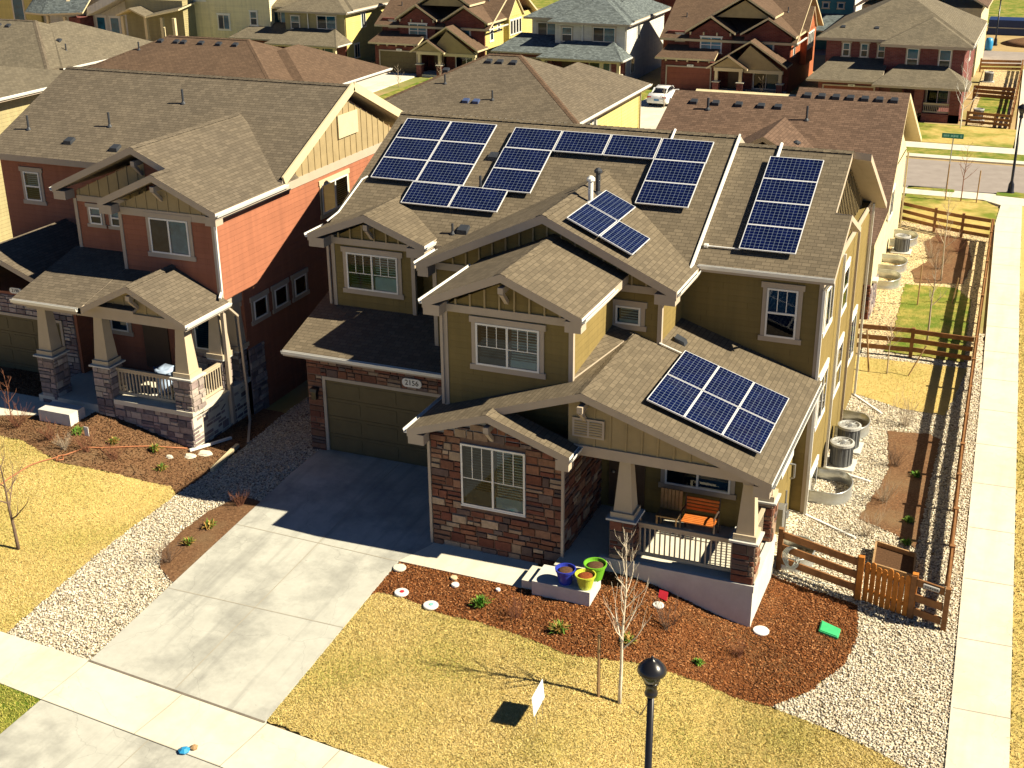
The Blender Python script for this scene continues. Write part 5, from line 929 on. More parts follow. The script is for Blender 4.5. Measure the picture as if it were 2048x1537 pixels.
# ------------------------------------------------------------------ fences
def g3(x, y, dz=0): return Vector((x, y, hz(x, y) + dz))
def fence(name, pts, label, group=None, hgt=1.22, rails=(.34, .70, 1.08), rh=.17, post=.13, mat='wood_fence', step=2.4, first=True, last=True, seed=1):
    r = random.Random(seed); c = pts[0]; t = thing(name, (c[0], c[1], hz(*c)), label, 'fence', group); P = []
    for k, (a, b) in enumerate(zip(pts, pts[1:])):
        n = max(1, round(math.hypot(b[0] - a[0], b[1] - a[1]) / step)); P += [(a[0] + (b[0] - a[0]) * i / n, a[1] + (b[1] - a[1]) * i / n) for i in range(n)]
    P.append(pts[-1])
    for i, (x, y) in enumerate(P):
        if (i == 0 and not first) or (i == len(P) - 1 and not last): continue
        mb = MB(); z = hz(x, y); w = post / 2; mb.box(x - w, x + w, y - w, y + w, z - .2, z + hgt + r.uniform(-.03, .05)); mb.build('post', mat, t)
    for (a, b) in zip(P, P[1:]):
        for q in rails:
            mb = MB(); mb.beam(g3(*a, q + r.uniform(-.015, .015)), g3(*b, q + r.uniform(-.015, .015)), .05, rh); mb.build('rail', mat, t)
    return t
fence('rail_fence', [(8.5, 3.30), (10.62, 2.62)], 'brown three rail fence running from the porch corner to the wooden gate', rh=.2, seed=2)
fence('rail_fence', [(12.80, 1.95), (12.47, 10.53), (12.23, 20.2), (11.84, 37.3)], 'long brown rail fence along the bright side sidewalk', step=2.45, rh=.24, seed=3)
fence('rail_fence', [(7.86, 20.06), (9.99, 20.37), (12.15, 20.25)], 'brown rail fence crossing the yard behind the small back lawn', last=False, seed=4)
fence('rail_fence', [(7.37, 39.3), (9.13, 38.29), (10.47, 37.7), (11.75, 37.35)], 'orange brown rail fence near the back street corner', last=False, seed=5)
fence('rail_fence', [(11.98, 2.20), (12.72, 1.98)], 'short grey brown fence panel between the gate and the sidewalk corner', rails=(.25, .66, 1.08), rh=.2, last=False, seed=6)
fence('rail_fence', [(8.6, 66.6), (10.4, 66.3), (11.4, 66.1)], 'far rail fence beside the railed porch of the grey roofed brick house', hgt=1.0, rails=(.3, .6, .9), seed=7)
fence('rail_fence', [(11.4, 66.3), (11.35, 76), (11.2, 92)], 'far rail fence running away along the distant sidewalk', hgt=1.0, rails=(.3, .6, .9), seed=8)
fence('rail_fence', [(8.3, 77.4), (11.2, 77)], 'far dark cross fence behind the small green lawn', hgt=1.0, rails=(.3, .6, .9), rh=.25, last=False, seed=9)
fence('rail_fence', [(7.9, 91), (11.1, 91.6)], 'farthest cross fence at the top right', hgt=1.1, rails=(.3, .6, .9), rh=.2, last=False, seed=10)
fence('rail_fence', [(-8.6, 9.5), (-6.0, 9.5)], 'shaded rail fence closing the gap between the two front houses', step=2.6, rh=.18, seed=12)
t = thing('sign_plate', (12.42, 2.05, hz(12.4, 2)), 'small pale sign board on the short fence panel', 'sign'); mb = MB(); z = hz(12.4, 2) + 1.09; mb.beam((12.22, 2.07, z), (12.60, 1.96, z), .07, .10); mb.build('plate', 'ac_light', t)
mb = MB()
for k in range(6): x = 12.26 + k * .055; mb.beam((x, 2.022 - (x - 12.26) * .29, z + .0), (x + .03, 2.013 - (x - 12.26) * .29, z), .01, .035)
mb.build('lettering', 'vent_dark', t)
t = thing('wooden_gate', (11.3, 2.4, hz(11.3, 2.4)), 'bright orange slatted wooden gate in the front fence', 'gate'); a, b = Vector((10.76, 2.58, 0)), Vector((11.92, 2.20, 0))
for k in range(8):
    p = a.lerp(b, (k + .5) / 8); z = hz(p.x, p.y); d = (b - a).normalized() * .064; n_ = Vector((-d.y, d.x, 0)).normalized() * .011; hh = 1.16 + .05 * math.sin(k * 1.9)
    mb = MB(); q = [p - d, p + d]; mb.prism([q[0] - n_ + Vector((0, 0, z + .04)), q[1] - n_ + Vector((0, 0, z + .04)), q[1] - n_ + Vector((0, 0, z + hh - .04)), p + d * .4 - n_ + Vector((0, 0, z + hh)), p - d * .4 - n_ + Vector((0, 0, z + hh)), q[0] - n_ + Vector((0, 0, z + hh - .04))], n_ * 2); mb.build('board', 'wood_orange', t)
for q in (.35, .95): mb = MB(); mb.beam(a + Vector((.01, .035, hz(a.x, a.y) + q)), b + Vector((.01, .035, hz(b.x, b.y) + q)), .04, .09); mb.build('rail', 'wood_orange', t)
for p in ((10.66, 2.60), (12.0, 2.24)): mb = MB(); z = hz(*p); mb.box(p[0] - .07, p[0] + .07, p[1] - .07, p[1] + .07, z - .2, z + 1.28); mb.build('post', 'wood_orange', t)
t = thing('planter_box', (11.3, 4.5, hz(11.3, 4.5)), 'open raised wooden planter box with dark soil behind the gate', 'planter'); z = hz(11.3, 5.1); c = [(10.75, 5.27), (11.81, 4.97), (11.88, 3.80), (10.82, 4.05)]
for p, q in zip(c, c[1:] + c[:1]): mb = MB(); mb.beam((*p, z + .16), (*q, z + .16), .05, .34); mb.build('side_board', 'wood_tan', t)
mb = MB(); mb.prism([(x, y, z + .20) for x, y in c], (0, 0, -.1)); mb.build('soil', 'soil', t)
# ------------------------------------------------------------------ house side equipment
def ac(x, y, label, group='air conditioners beside the houses'):
    z = hz(x, y); t = thing('air_conditioner', (x, y, z), label, 'air conditioner', group)
    mb = MB(); mb.box(x - .45, x + .45, y - .45, y + .45, z - .05, z + .1); mb.build('pad', 'concrete_block', t)
    mb = MB(); n = 18; r0 = .34
    mb.lathe([(r0 * .96, 0), (r0 * .96, .66)], (x, y, z + .12), 20); 
    for k in range(n): a = 2 * math.pi * k / n; mb.tube([(x + r0 * math.cos(a), y + r0 * math.sin(a), z + .12), (x + r0 * math.cos(a), y + r0 * math.sin(a), z + .76)], .012, 4)
    mb.build('grille', 'ac_dark', t)
    mb = MB(); mb.lathe([(r0 + .03, 0), (r0 + .03, .08), (r0 - .03, .10), (r0 - .06, .04)], (x, y, z + .76), 24); mb.build('rim', 'ac_light', t)
    mb = MB(); mb.lathe([(.09, 0), (.09, .05), (0, .06)], (x, y, z + .80), 10)
    for k in range(12): a = 2 * math.pi * k / 12; mb.tube([(x + .08 * math.cos(a), y + .08 * math.sin(a), z + .83), (x + .3 * math.cos(a), y + .3 * math.sin(a), z + .83)], .007, 4)
    mb.build('fan_guard', 'metal_grey', t); return t
ac(9.02, 10.2, 'nearer of the two dark round air conditioners beside the solar house'); ac(9.03, 11.55, 'farther of the two dark round air conditioners beside the solar house'); ac(8.05, 34.2, 'air conditioner on a pad beside the brown roofed house behind')
ac(9.2, 68.6, 'distant air conditioner behind the far rail fence'); ac(8.9, 85.5, 'distant air conditioner near the farthest cross fence')
def well(x, y, d, w, label, hgt=.42):
    z = hz(x + .4, y); t = thing('window_well', (x, y, z), label, 'window well', 'galvanised window wells'); P = []; n = 18
    path = [(x, y - w / 2)] + [(x + d - w * .32 + w * .32 * math.cos(a), y + (w / 2) * math.sin(a)) for a in np.linspace(-math.pi / 2, math.pi / 2, n)] + [(x, y + w / 2)]
    rows = 17; mb = MB(); V = []
    for r in range(rows):
        k = .018 * math.cos(r * 2 * math.pi / 4); zz = z - 1.0 + (hgt + 1.0) * r / (rows - 1)
        for px, py in path: nx_, ny = px - (x + d * .4), py - y; l = math.hypot(nx_, ny); V.append((px + nx_ / l * k, py + ny / l * k, zz))
    m_ = len(path); mb.faces(V, [(r * m_ + i, r * m_ + i + 1, (r + 1) * m_ + i + 1, (r + 1) * m_ + i) for r in range(rows - 1) for i in range(m_ - 1)]); o = mb.build('liner', 'galv', t, True)
    mb = MB(); mb.tube([(px, py, z + hgt) for px, py in path], .022, 6); mb.build('rim', 'galv', t, True)
    mb = MB(); mb.poly([(px, py, z - .85) for px, py in path]); mb.build('floor', 'gravel', t)
well(8.5, 8.2, 1.15, 1.6, 'large corrugated steel window well in front of the air conditioners'); well(8.5, 12.9, 1.0, 1.4, 'corrugated steel window well behind the air conditioners'); well(8.36, 3.95, .95, 1.3, 'corrugated steel window well just behind the front rail fence')
well(7.4, 29.0, 1.2, 1.7, 'nearer corrugated window well beside the brown roofed house'); well(7.4, 31.4, 1.2, 1.7, 'second corrugated window well beside the brown roofed house'); well(7.4, 35.8, 1.2, 1.7, 'farthest corrugated window well, behind the air conditioner of the brown roofed house')
def hose(name, pts, r, mat, label):
    o = MB().tube(pts, r, 6).build(name, mat, None, True); return tag(o, label, 'hose')
cx, cy = 8.75, 3.15; hose('garden_hose', [(cx + .16 * math.cos(a) + a * .006, cy + .05 * math.sin(2 * a), hz(cx, cy) + .55 + .3 * math.sin(a)) for a in np.linspace(0, 25, 90)] + [(cx + .5 * k, cy - .12 * k + .05 * math.sin(k * 3), hz(cx + .5 * k, cy) + .12) for k in (.6, 1, 1.6, 2.2, 2.6)], .016, 'hose_pale', 'pale green garden hose coiled on the front rail fence')
hose('garden_hose', [(x, y + .05 * math.sin(x * 4), hz(x, y) + .07) for x, y in ((-9.45, 2.3), (-9.9, 2.0), (-10.33, 1.65), (-10.7, 1.3), (-11.09, .99), (-11.4, .75), (-11.72, .53), (-11.85, .2), (-11.99, -.14), (-12.15, -.3), (-12.05, -.5), (-11.9, -.35), (-12.05, -.2), (-12.19, -.45), (-12.4, -.7), (-12.57, -.98), (-12.71, -1.66), (-12.74, -2.04), (-13.0, -2.6), (-13.6, -3.1))], .02, 'hose', 'orange brown garden hose trailing across the left mulch bed')
t = thing('drain_pipe', (-8.1, 2.6, hz(-8.1, 2.6)), 'cream drain extension pipe lying at the end of the left mulch bed', 'pipe'); mb = MB(); mb.beam((-8.02, 1.5, hz(-8, 1.5) + .13), (-8.25, 3.2, hz(-8.2, 3.2) + .13), .12, .1); mb.build('pipe', 'trim_cream', t)
t = thing('drain_pipe', (-9.1, 3.3, hz(-9.1, 3.3)), 'thin pale pipe at the foot of the red house stone corner', 'pipe'); mb = MB(); mb.beam((-9.3, 2.2, hz(-9.3, 2.2) + .1), (-8.75, 3.6, hz(-8.75, 3.6) + .1), .08, .07); mb.build('pipe', 'white', t)
t = thing('utility_lid', (10.25, .85, hz(10.25, .85)), 'bright green plastic utility box lid in the mulch', 'utility box'); z = hz(10.25, .85); mb = MB(); P = [(10.01, .70), (10.0, 1.18), (10.50, .96), (10.49, .56)]; mb.prism([(x, y, z + .10) for x, y in P], (0, 0, -.15)); mb.build('box', 'lid_green', t); mb = MB(); mb.prism([(10.25 + (x - 10.25) * .9, .85 + (y - .85) * .88, z + .118) for x, y in P], (0, 0, -.02)); mb.build('lid', 'lid_green', t)
# ------------------------------------------------------------------ front step, pots, porch furniture
t = thing('step_block', (4.0, -.9, hz(4, -.9)), 'pale concrete step block carrying three coloured flower pots', 'step'); MB().box(3.30, 4.80, -1.32, -.47, -.7, .24).build('block', 'concrete_block', t); MB().box(2.96, 3.29, -1.15, -.40, -.5, .10).build('lower_step', 'concrete_warm', t)
def pot(x, y, z, r, h_, mat, soil, label, k=1):
    t = thing('flower_pot', (x, y, z), label, 'flower pot', 'flower pots on the step block'); mb = MB(); mb.lathe([(r * .62, 0), (r * .93, h_ * .84), (r, h_ * .85), (r * 1.04, h_), (r * .93, h_), (r * .88, h_ * .82)], (x, y, z), 26); mb.build('pot', mat, t)
    mb = MB(); rr = random.Random(k); n = 22
    for i in range(3):
        R_ = r * .89 * (1 - i / 3)
    mb.lathe([(r * .89, -.02), (r * .6, .03), (r * .3, .05), (.01, .045)], (x, y, z + h_ * .84), 18)
    mb.build('soil', soil, t, True)
pot(4.09, -1.08, .24, .25, .40, 'pot_blue', 'soil', 'cobalt blue flower pot with dark soil, leftmost on the step block', 1); pot(4.62, -1.12, .24, .25, .38, 'pot_lime', 'rim_soil', 'lime yellow flower pot filled with orange brown debris', 2); pot(4.70, -.62, .24, .28, .42, 'pot_green', 'soil', 'grass green flower pot at the back corner of the step block', 3)
t = thing('porch_bench', (6.55, 2.3, .3), 'orange red slatted bench on the solar house porch', 'bench')
for k in range(6): mb = MB(); y = 2.02 + k * .09; mb.box(6.12, 6.98, y, y + .075, .74, .77); mb.build('seat_slat', 'wood_bright', t)
for k in range(4): mb = MB(); mb.box(6.12, 6.98, 2.56, 2.585, .86 + k * .1, .93 + k * .1); mb.build('back_slat', 'wood_bright', t)
for x in (6.10, 6.99): 
    mb = MB(); mb.tube([(x, 2.0, .3), (x, 2.04, .74), (x, 2.0, .98), (x, 2.3, 1.0), (x, 2.58, .96)], .024, 6); mb.tube([(x, 2.6, .3), (x, 2.54, .75), (x, 2.6, 1.3)], .024, 6); mb.build('arm_frame', 'iron', t)
t = thing('slatted_chair', (5.75, 2.5, .3), 'brown wooden slatted folding chair in the porch shade', 'chair')
for k in range(6): mb = MB(); x = 5.42 + k * .1; mb.box(x, x + .08, 2.55, 2.58, .78, 1.35); mb.build('back_slat', 'wood_tan', t)
MB().box(5.42, 6.0, 2.1, 2.55, .72, .76).build('seat', 'wood_tan', t)
for x in (5.45, 5.97):
    for y in (2.13, 2.53): MB().box(x - .02, x + .02, y - .02, y + .02, .3, .72).build('leg', 'wood_tan', t)
# ------------------------------------------------------------------ lawn sign, discs, small litter
t = thing('lawn_sign', (5.12, -5.52, hz(5.1, -5.5)), 'blank white sign board on thin legs in the dry front lawn', 'sign'); z = hz(5.1, -5.5)
mb = MB(); V = [(5.145, -5.90, z + .36), (5.10, -5.16, z + .34), (5.055, -5.16, z + .80), (5.10, -5.90, z + .82)]; mb.prism(V, (.012, .001, .0)); mb.build('board', 'sign_white', t)
for y in (-5.7, -5.35): mb = MB(); mb.tube([(5.14, y, z - .1), (5.125, y, z + .5)], .006, 5); mb.build('leg', 'metal_grey', t)
def disc(x, y, r, label, col='disc_white', dot=None, tilt=.0):
    z = hz(x, y); t = thing('stepping_disc', (x, y, z), label, 'garden disc', 'round garden discs in the mulch'); mb = MB(); mb.lathe([(r * .96, 0), (r, .015), (r, .04), (r * .93, .055), (0.001, .06)], (x, y, z + .04), 22); mb.build('disc', col, t)
    if dot: MB().lathe([(r * .34, 0), (r * .3, .012), (.001, .014)], (x + .02, y, z + .102), 9).build('motif', dot, t)
disc(-.30, -1.42, .17, 'cream round garden disc beside the walkway corner', 'concrete_warm'); disc(.24, -2.38, .18, 'white garden disc with a red centre near the driveway edge', dot='red_plastic'); disc(1.16, -2.62, .19, 'white garden disc with a pale blue centre on the lawn edge', dot='street_text'); disc(1.36, -1.62, .10, 'small plain white disc below the stone bay')
disc(1.2, -1.35, .09, 'small pinkish cream disc closest to the walkway', 'trim_cream'); disc(6.28, -.45, .14, 'white disc beside the red scoop in front of the porch base'); disc(8.70, .22, .20, 'large white oval disc at the porch base corner'); disc(2.45, -1.45, .06, 'tiny pale disc near the step block')
t = thing('toy_scoop', (6.3, -.1, hz(6.3, -.1)), 'red plastic scoop lying in the mulch against the porch base', 'toy'); z = hz(6.3, -.1) + .05; mb = MB(); mb.prism([(6.18, -.12, z + .02), (6.42, -.2, z + .02), (6.40, -.02, z + .16), (6.17, .02, z + .16)], (0, .02, -.03)); mb.build('scoop', 'red_plastic', t)
t = thing('litter', (-1.36, -9.1, hz(-1.4, -9.1)), 'crumpled blue and brown litter on the sidewalk edge', 'litter'); z = hz(-1.4, -9.1) + .06; mb = MB(); mb.lathe([(.1, 0), (.13, .05), (.05, .1)], (-1.40, -9.14, z), 7); mb.build('wrapper', 'blue_plastic', t); mb = MB(); mb.lathe([(.07, 0), (.09, .05), (.03, .09)], (-1.27, -8.98, z), 6); mb.build('scrap', 'wood_tan', t)
# ------------------------------------------------------------------ street lamps and street sign
def lamp(x, y, label, s=1.0, zb=None):
    z = hz(x, y) if zb is None else zb; t = thing('street_lamp', (x, y, z), label, 'street lamp', 'black street lamps'); H_ = 4.95 * s
    mb = MB(); mb.lathe([(.22 * s, -.2), (.22 * s, .1), (.17 * s, .16), (.15 * s, .55), (.10 * s, .66), (.075 * s, .75), (.06 * s, H_ - .75 * s)], (x, y, z), 16); mb.build('pole', 'black_metal', t, True)
    zc = z + H_ - .75 * s; mb = MB(); mb.lathe([(.07 * s, -.04 * s), (.115 * s, 0), (.115 * s, .05 * s), (.10 * s, .07 * s), (.10 * s, .22 * s), (.13 * s, .24 * s), (.12 * s, .27 * s)], (x, y, zc), 20); mb.build('collar', 'black_metal', t, True)
    mb = MB(); mb.lathe([(.10 * s, .26 * s), (.15 * s, .30 * s), (.175 * s, .42 * s), (.17 * s, .47 * s)], (x, y, zc), 20); mb.build('globe', 'lamp_glass', t, True)
    for k in range(4): a = .6 + k * math.pi / 2; mb = MB(); mb.tube([(x + .12 * s * math.cos(a), y + .12 * s * math.sin(a), zc + .25 * s), (x + .19 * s * math.cos(a), y + .19 * s * math.sin(a), zc + .47 * s)], .013 * s, 5); mb.build('strut', 'black_metal', t)
    mb = MB(); mb.lathe([(.20 * s, .45 * s), (.25 * s, .47 * s), (.255 * s, .50 * s), (.235 * s, .56 * s), (.17 * s, .64 * s), (.09 * s, .70 * s), (.035 * s, .725 * s), (.02 * s, .78 * s), (.001, .80 * s)], (x, y, zc), 28); mb.build('hood', 'black_metal', t, True)
plain('lamp_glass', (.02, .025, .035), .12, .6)
lamp(8.43, -8.68, 'near black street lamp cut off by the bottom edge of the photo'); lamp(12.29, 47.7, 'black street lamp by the back street at the right edge'); lamp(8.2, 108, 'farthest black street lamp at the top right corner')
t = thing('street_sign', (8.9, 48.0, hz(8.9, 48)), 'green street name sign on a thin post by the back street', 'street sign'); z = hz(8.9, 48); mb = MB(); mb.tube([(8.9, 48.0, z - .1), (8.95, 48.0, z + 3.05)], .035, 6); mb.build('post', 'metal_grey', t); mb = MB(); mb.box(8.33, 9.48, 47.97, 48.0, z + 2.78, z + 3.05); o = mb.build('name_plate', 'street_green', t)
mb = MB()
for a, b in ((8.42, 8.60), (8.62, 8.72), (8.80, 8.92), (8.94, 9.06), (9.08, 9.20), (9.30, 9.40)): mb.box(a, b, 47.962, 47.968, z + 2.86, z + 2.98)
mb.build('lettering', 'street_text', o)
# ------------------------------------------------------------------ bare saplings, shrubs, young plants
def branch(mb, p, d, L, r, depth, rnd, spread=.6, up=.25, tip=.0025):
    n = 4; path = [p]; rad = [r]; q = Vector(d).normalized()
    for i in range(n): q = (q + Vector((rnd.gauss(0, .09), rnd.gauss(0, .09), up * .25))).normalized(); path.append(path[-1] + q * L / n); rad.append(max(tip, r * (1 - .8 * (i + 1) / n)))
    mb.tube(path, rad, 5 if r > .012 else 4, cap=False)
    if depth > 0:
        for k in range(rnd.randint(3, 5)):
            t_ = rnd.uniform(.25, 1); i = min(n - 1, int(t_ * n)); b = path[i].lerp(path[i + 1], t_ * n - i); a = rnd.uniform(0, 6.28); s = rnd.uniform(.6, 1.1) * spread
            branch(mb, b, q + Vector((math.cos(a) * s, math.sin(a) * s, up)), L * rnd.uniform(.35, .6), max(tip, r * (1 - .75 * t_) * .65), depth - 1, rnd, spread, up, tip)
def sapling(name, x, y, H_, r, label, mat='bark_pale', seed=1, first=.32, nb=14, bl=.32, lean=(0, 0), up=.75, depth=1):
    rnd = random.Random(seed); z = hz(x, y); t = thing(name, (x, y, z), label, 'tree', 'bare young trees'); n = 9
    path = [Vector((x + lean[0] * k / n * H_ + .03 * math.sin(k * 1.3) * k / n, y + lean[1] * k / n * H_, z + H_ * k / n)) for k in range(n + 1)]; path[0].z -= .1
    mb = MB(); mb.tube(path, [r * (1 - .88 * k / n) for k in range(n + 1)], 8); mb.build('trunk', mat, t, True); mb = MB()
    for k in range(nb):
        f = first + (.97 - first) * (k + rnd.random() * .6) / nb; i = min(n - 1, int(f * n)); b = path[i].lerp(path[i + 1], f * n - i); a = k * 2.4 + rnd.uniform(-.4, .4); L_ = H_ * bl * (1 - .65 * (f - first) / (1 - first)) * rnd.uniform(.75, 1.15)
        branch(mb, b, Vector((math.cos(a), math.sin(a), up)), L_, r * (1 - f) * .6 + .004, depth, rnd, .55, .3, .003)
    mb.build('crown', mat, t); return t
def stake(x, y, H_, label, dx=0, dy=0, r=.035, mat='wood_tan', tie=None):
    z = hz(x, y); t = thing('tree_stake', (x, y, z), label, 'stake', 'tree stakes'); mb = MB(); mb.tube([(x, y, z - .1), (x + dx, y + dy, z + H_)], r, 8); mb.build('pole', mat, t)
sapling('birch_sapling', 6.50, -4.20, 4.3, .045, 'pale bare birch sapling standing in the front lawn edge', 'bark_birch', seed=5, nb=22, bl=.22, lean=(.02, .0), up=1.3, depth=1); stake(6.04, -4.27, 1.6, 'pale stake to the left of the birch sapling', -.02, .03); stake(6.95, -4.35, .6, 'short leaning stick right of the birch sapling', .35, .25, .012, 'bark_dark')
sapling('bare_sapling', -10.31, -4.08, 3.1, .05, 'thin bare sapling in the left lawn at the photo edge', 'bark_dark', 9, .28, 9, .42, (-.05, .0), .6, 1)
sapling('bare_sapling', -14.9, .9, 1.6, .02, 'small reddish twiggy sapling before the red house walk', 'twig_red', 12, .2, 10, .35, (.03, 0), .9, 1)
sapling('bare_sapling', 9.39, 18.33, 2.2, .03, 'staked sapling in the small back lawn before the cross fence', 'bark_pale', 14, .5, 14, .26, (0, 0), .7, 1); stake(8.78, 18.25, 1.6, 'left stake of the sapling on the small back lawn', -.25, .2); stake(10.07, 18.34, 1.2, 'right slanting stake of the sapling on the small back lawn', .55, .3, .025)
sapling('bare_sapling', 10.4, 22.3, 3.6, .045, 'sapling with dark trunk wrap on the green lawn behind the cross fence', 'bark_pale', 17, .4, 12, .2, (0, 0), .8, 1); stake(9.6, 26.5, 1.8, 'thin stake on the green lawn behind the cross fence', 0, 0, .03); stake(10.9, 27.2, 1.2, 'short thin stake near the mulch beyond the cross fence', .15, 0, .025)
sapling('bare_sapling', 10.2, 30.2, 4.2, .045, 'tall bare sapling rising from the far orange mulch bed', 'bark_pale', 19, .35, 14, .22, (-.02, 0), .8, 1)
sapling('bare_sapling', 9.9, 45.0, 3.2, .035, 'bare sapling between two stakes by the back street', 'twig_red', 23, .35, 14, .25, (.01, 0), .7, 1); stake(9.1, 45.0, 2.0, 'left stake of the back street sapling'); stake(10.7, 44.9, 1.8, 'right stake of the back street sapling', .02)
sapling('bare_sapling', 8.3, 65.3, 4.6, .05, 'white stemmed bare tree before the grey roofed brick house', 'white', 27, .25, 16, .25, (0, 0), 1.0, 1)
for i, (x, y, lb) in enumerate(((-12.6, 65.5, 'bare sapling before the garage of the brick house with white car'), (-6.6, 71.4, 'pale bare bush before the porch of the brick house with white car'), (-35.6, 67.5, 'bare bush beside the far left driveway'), (-33.2, 70.5, 'bare bush before the yellow gable porch'))): sapling('bare_sapling', x, y, 1.7, .03, lb, 'bark_pale', 40 + i, .15, 12, .4, (0, 0), .8, 1)
def shrub(x, y, r, h_, mat, label, seed=1, n=34):
    rnd = random.Random(seed); z = hz(x, y) + .02; t = thing('dry_shrub', (x, y, z), label, 'shrub', 'leafless dry shrubs'); mb = MB()
    for k in range(n):
        a = rnd.uniform(0, 6.28); s = rnd.uniform(.2, 1); branch(mb, Vector((x + rnd.gauss(0, .05), y + rnd.gauss(0, .05), z)), Vector((math.cos(a) * s * r, math.sin(a) * s * r, h_)), math.hypot(r * s, h_) * rnd.uniform(.7, 1.1), .0055, 1 if k % 2 else 0, rnd, .5, .2, .0025)
    mb.build('twigs', mat, t)
for i, (x, y, r, h_, m_, lb) in enumerate((
    (-6.15, -3.2, .5, .5, 'bark_dark', 'dark twiggy shrub at the lower end of the driveway strip'), (-6.0, -.1, .4, .4, 'twig_red', 'reddish low shrub at the top of the driveway strip'), (3.29, -2.35, .5, .42, 'twig_red', 'greyish twig shrub left of the step block mulch'), (6.66, -1.14, .6, .6, 'bark_dark', 'dark twiggy shrub before the porch base'), (8.44, -1.0, .35, .3, 'twig_red', 'low reddish twigs in the right mulch'),
    (10.44, 5.97, .6, .6, 'bark_pale', 'pale dry shrub beside the planter box'), (10.6, 8.2, .55, .55, 'bark_pale', 'pale dry shrub in the middle of the fence mulch strip'), (10.61, 10.71, .5, .5, 'bark_dark', 'dark dry shrub at the bend of the fence mulch strip'), (10.55, 13.9, .7, .9, 'bark_pale', 'tall pale dry shrub at the far end of the fence mulch strip'),
    (-10.76, .55, .45, .4, 'twig_red', 'red twig shrub in the left bed under the porch corner'), (-11.6, .4, .55, .5, 'twig_red', 'red twig shrub in the middle of the left bed'), (-13.0, .41, .5, .45, 'twig_red', 'rusty twig shrub left of the step block'), (-14.5, .7, .6, .5, 'twig_red', 'rusty twig shrub at the photo edge of the left bed'), (-12.24, .16, .4, .35, 'bark_pale', 'pale twig shrub near the step block'),
    (9.7, 36.3, .9, .8, 'twig_red', 'orange brown shrub at the near fence corner of the far mulch'), (10.5, 35.0, .8, .7, 'twig_red', 'orange brown shrub beside the far rail fence'), (9.9, 31.9, .8, .7, 'bark_dark', 'dark brown shrub in the far mulch bed'), (9.5, 33.6, .7, .7, 'bark_pale', 'pale brown shrub in the far mulch bed'), (9.6, 66.9, .9, .8, 'twig_red', 'orange shrub at the corner of the far brick house'), (5.0, 66.2, .7, .6, 'bark_pale', 'pale shrub before the far railed porch'))): shrub(x, y, r, h_, m_, lb, 60 + i)
def tuft(x, y, r, h_, label, cols, seed=1, n=90):
    rnd = random.Random(seed); z = hz(x, y) + .02; t = thing('garden_plant', (x, y, z), label, 'plant', 'small garden plants'); mb = MB()
    for k in range(n):
        a = rnd.uniform(0, 6.28); q = rnd.uniform(.1, 1); b = Vector((x + rnd.gauss(0, r * .18), y + rnd.gauss(0, r * .18), z)); tip = b + Vector((math.cos(a) * r * q, math.sin(a) * r * q, h_ * rnd.uniform(.5, 1.1) * (1.1 - .6 * q))); m_ = b.lerp(tip, .55) + Vector((0, 0, h_ * .18)); s = Vector((-math.sin(a), math.cos(a), 0)) * .011
        c = sc(rnd.choice(cols), rnd.uniform(.7, 1.3)); mb.poly([b - s, b + s, m_ + s * 1.3, m_ - s * 1.3], 0, c); mb.poly([m_ - s * 1.3, m_ + s * 1.3, tip], 0, c)
    mb.build('leaves', 'leaf', t, recalc=False)
GRN = [(.07, .20, .02), (.12, .26, .03), (.20, .30, .05)]; MIXD = [(.10, .22, .03), (.42, .24, .06), (.5, .32, .10), (.14, .24, .03)]
for i, (x, y, r, h_, c, lb) in enumerate(((2.3, -2.2, .28, .34, GRN, 'bright green grassy plant in the mulch left of the birch'), (4.46, -2.5, .30, .32, MIXD, 'half dried green and orange plant left of the birch sapling'), (6.06, -2.2, .26, .3, MIXD, 'green and orange plant right behind the birch sapling'), (7.67, -1.85, .16, .2, GRN, 'small green plant in the right mulch near the lawn edge'), (-6.12, -1.4, .26, .3, MIXD, 'upper green tuft in the driveway strip'), (-6.15, -2.3, .24, .28, MIXD, 'lower green tuft in the driveway strip'),
    (-12.42, 1.01, .26, .3, GRN, 'green tuft beside the step block corner'), (-11.24, 1.14, .22, .28, MIXD, 'second green tuft along the left bed'), (-10.1, 1.57, .24, .3, MIXD, 'third green tuft along the left bed'), (-9.4, .93, .22, .28, MIXD, 'green tuft at the right end of the left bed'), (11.4, 7.2, .2, .25, GRN, 'small green plant in the fence shadow'), (11.3, 10.2, .2, .25, GRN, 'farther small green plant in the fence shadow'), (11.5, 5.9, .2, .22, GRN, 'small green plant behind the planter box'))): tuft(x, y, r, h_, lb, c, 90 + i)
t = thing('plant_tag', (-12.45, 1.4, .2), 'white plant label card stuck beside the green tuft in the left bed', 'label card'); mb = MB(); mb.box(-12.22, -12.06, 1.04, 1.055, hz(-12.1, 1.05), hz(-12.1, 1.05) + .34); mb.build('card', 'sign_white', t)
